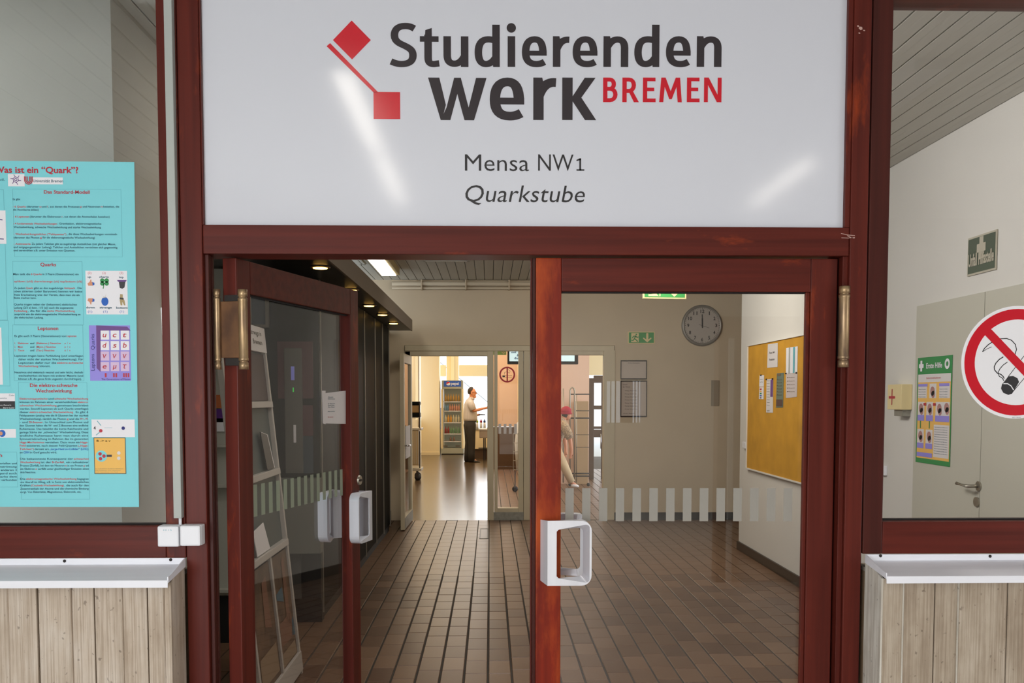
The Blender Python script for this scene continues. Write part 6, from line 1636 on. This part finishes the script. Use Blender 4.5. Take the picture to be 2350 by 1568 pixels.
# rack trolley
YRk = 14.0
rk = thing('rack_trolley', 'chromed tubular rack trolley in front of the pinkish wall', 'rack', (at(1330, 1110, Y=YRk).x, YRk, 0))
def rp_(px, py, dy=0): p_ = at(px, py, Y=YRk + dy); return p_
q = [rp_(1308, 1108), rp_(1308, 897), rp_(1309.5, 891.5), rp_(1313, 889.5), rp_(1317, 891.5), rp_(1318.5, 897), rp_(1318.5, 1108)]
obj('upright', MB().tube(q, .014, 10), M['steel'], rk, True)
q = [rp_(1292.5, 1108, .3), rp_(1292.5, 892, .3)]
obj('upright', MB().tube(q, .012, 10), M['steel'], rk, True)
obj('upright', MB().tube([rp_(1323, 1108, .25), rp_(1323, 905, .25)], .008, 8), M['steel'], rk, True)
for y, r_ in ((905, .016), (943, .010), (960, .018), (998, .006), (1027, .006), (1087, .02), (1093, .018)):
    obj('rail', MB().tube([rp_(1308 if r_ > .012 else 1322, y, .01), rp_(1353, y, .01)], r_ * .7, 8), M['steel_dark'], rk, True)
for x in (1308, 1318.5, 1350):
    c_ = rp_(x, 1110); obj('caster', MB().lathe((c_.x, c_.y - .012, .03), [(.01, 0), (.03, .003), (.03, .02), (.01, .024)], 12, 'y'), M['black_ink'], rk, True)
tag(obj('box_stack', MB().box(at(1320, 1000, Y=14.3).x, at(1351, 1000, Y=14.3).x, 14.36, 14.48, .0, at(1340, 921, Y=14.3).z), mat('beige_cardboard', (176, 150, 116), .8), bevel=.01), 'tall beige carton leaning behind the rack trolley', 'carton')
# person with red cap bending by the rack
YP = 13.4
def wp(px, py, dy=0.0):
    p_ = at(px, py, Y=YP); return Vector((p_.x, YP + dy, p_.z))
wo = thing('person', 'person in beige flecked knitwear and red cap, half hidden by the lock stile', 'person', (wp(1285, 1118).x, YP, 0))
V = []; E = []
pel = vtx(wp(1268, 1012), .11); ch_ = vtx(wp(1284, 975), .11); nk = vtx(wp(1293, 962), .05); hd0 = vtx(wp(1297, 957), .06); hd1 = vtx(wp(1300, 949), .085); hd2 = vtx(wp(1299, 942), .07)
E += [(pel, ch_), (ch_, nk), (nk, hd0), (hd0, hd1), (hd1, hd2)]
for sd in (-1, 1):
    sh_ = vtx(wp(1289, 975, sd * .17), .05); el = vtx(wp(1305 - (sd + 1) * 4, 1003, sd * .2), .042); wr_ = vtx(wp(1309 - (sd + 1) * 4, 1030, sd * .19), .03); hn = vtx(wp(1308 - (sd + 1) * 4, 1040, sd * .18), .026)
    E += [(ch_, sh_), (sh_, el), (el, wr_), (wr_, hn)]
    for k_ in range(4): E.append((hn, vtx(wp(1305 + 1.6 * k_ - (sd + 1) * 4, 1052, sd * .18 + .01 * k_), .009)))
    E.append((hn, vtx(wp(1312 - (sd + 1) * 4, 1045, sd * .15), .009)))
    hip = vtx(wp(1270, 1022, sd * .09), .09)
    kn = vtx(wp(1293, 1066, sd * .1), .06) if sd < 0 else vtx(wp(1262, 1066, sd * .1), .06)
    an = vtx(wp(1312, 1109, sd * .1), .04) if sd < 0 else vtx(wp(1254, 1112, sd * .1), .04)
    toe = vtx(wp(1325, 1116, sd * .1), .028) if sd < 0 else vtx(wp(1268, 1120, sd * .1), .028)
    E += [(pel, hip), (hip, kn), (kn, an), (an, toe)]
skin_body(wo, V, E, pel, M['skin'])
obj('cardigan', MB().loft([wp(1266, 1030), wp(1268, 1012), wp(1277, 992), wp(1286, 972), wp(1291, 964), wp(1294, 961)], [(.17, .17), (.175, .165), (.17, .15), (.17, .13), (.11, .09), (.06, .06)], 18), M['knit'], wo, True)
for sd in (-1, 1): obj('sleeve', MB().loft([wp(1288, 971, sd * .13), wp(1293, 977, sd * .17), wp(1301 - (sd + 1) * 3, 992, sd * .195), wp(1306 - (sd + 1) * 4, 1006, sd * .2)], [(.06, .06), (.075, .08), (.07, .075), (.06, .065)], 14), M['knit'], wo, True)
for sd in (-1, 1):
    pts = [wp(1269, 1018, sd * .08), wp(1274, 1035, sd * .1), wp(1293, 1068, sd * .1), wp(1311, 1106, sd * .1)] if sd < 0 else [wp(1267, 1018, sd * .08), wp(1265, 1035, sd * .1), wp(1261, 1068, sd * .1), wp(1255, 1108, sd * .1)]
    obj('trouser_leg', MB().loft(pts, [(.12, .13), (.11, .11), (.08, .08), (.065, .062)], 14), M['beige'], wo, True)
    a, b = (1309, 1327) if sd < 0 else (1252, 1270)
    obj('shoe', MB().loft([wp(a, 1113, sd * .1), wp(a + 4, 1112.5, sd * .1), wp(b - 5, 1114.5, sd * .1), wp(b, 1116, sd * .1)], [(.03, .03), (.042, .04), (.04, .03), (.02, .014)], 12), M['paper_w'], wo, True)
obj('cap', MB().ball(wp(1299, 943.5), .095, .09, .085, 16), M['redcap'], wo, True)
obj('cap_rim', MB().loft([wp(1300, 951), wp(1300, 947)], [(.088, .096), (.092, .10)], 16), M['redcap'], wo, True)
obj('face', MB().ball(wp(1302, 953), .068, .066, .09, 14), M['skin'], wo, True)
obj('hair', MB().ball(wp(1298, 952), .072, .075, .075, 14), M['hair'], wo, True)
# brown glazed exit door further back
d5 = structure('door_5', 'dark brown glazed exit door at the end of the passage', 'door')
Y5 = 15.4
F5 = FY(Y5)
def b5(x0, y0, x1, y1, a=0, b=.06):
    u0, u1, v0, v1 = px_box(F5, x0, y0, x1, y1); return MB().box(u0, u1, Y5 + a, Y5 + b, max(0, v0), v1)
obj('post', b5(1352, 868, 1362.5, 1130), M['brown_door'], d5, bevel=.006)
for (y0, y1) in ((862, 879), (931, 940), (979, 985)): obj('rail', b5(1362.7, y0, 1408, y1), M['brown_door'], d5, bevel=.004)
obj('stile', b5(1380.5, 879, 1410, 1130, 0.005), M['brown_door'], d5, bevel=.004)
obj('lower_panel', b5(1362.7, 986, 1380.3, 1004, .01), M['brown_door'], d5)
obj('push_bar', MB().tube([at(1379, 996, Y=Y5 - .06), at(1379, 1030, Y=Y5 - .06)], .012, 8), M['chrome'], d5, True)
obj('glass_pane', b5(1362, 878, 1381, 1130, .028, .034), M['glass'], d5)
structure('floor', 'pale paved ground outside the exit door', 'ground', MB().box(.8, 6, 22.5, 40, -.06, -.006), mat('pale_paving', (170, 176, 180), .5))
# TV screen
YTV = 11.2
FTV = FY(YTV)
tv = thing('info_screen', 'black framed lit information screen hanging behind the far screen', 'screen', FTV.p(*FTV.px(1245, 837)))
u0, u1, v0, v1 = px_box(FTV, 1164.5, 772, 1327, 836.5)
obj('frame', MB().fbox(FTV, u0, u1, v0, v1, -.05, 0), M['black_matt'], tv, bevel=.01)
us0, us1, vs0, vs1 = px_box(FTV, 1169, 777, 1318.5, 829.5)
obj('display', MB().quad(FTV, us0, us1, vs0, vs1, .002), M['screen'], tv)
obj('hanger', MB().tube([FTV.p((u0 + u1) / 2, v1, -.03), FTV.p((u0 + u1) / 2, 3.6, -.03)], .02, 8), M['steel'], tv)
for (s_, x0, y, x1) in (('mit Ziel', 1173, 811, 1202), ('&', 1186, 818, 1191), ('dank', 1180, 824.5, 1198)): ptext(tv, s_, FTV, x0, y, x1, 5.2, M['navy'], n=.004, bold=.02, key='tv')
FE3 = FY(FARY + 1.2)
s_ = thing('exit_sign', 'pale green exit sign with a down arrow at the top of the narrow window', 'sign', FE3.p(*FE3.px(1151, 815)))
obj('plate', MB().fbox(FE3, *px_box(FE3, 1128, 795, 1162, 815), 0, .02), mat('pale_green_sign', (150, 178, 96), .5, emit=.15), s_)
q = MB(); cu, cv = FE3.px(1155.5, 806); k1 = (FE3.px(1165.5, 806)[0] - cu) / 10
q.quad(FE3, cu - 1.2 * k1, cu + 1.2 * k1, cv - 2 * k1, cv + 4 * k1, .021); q.poly(FE3, [(cu, cv - 8 * k1), (cu + 5 * k1, cv - 2.5 * k1), (cu + 3.5 * k1, cv - 1 * k1), (cu, cv - 4 * k1), (cu - 3.5 * k1, cv - 1 * k1), (cu - 5 * k1, cv - 2.5 * k1)], .022)
obj('arrow', q, M['sign_cream'], s_)
obj('hanger', MB().tube([FE3.p(*FE3.px(1145, 796), .01), FE3.p(FE3.px(1145, 796)[0], 3.55, .01)], .006, 6), M['steel'], s_)

flush_text()
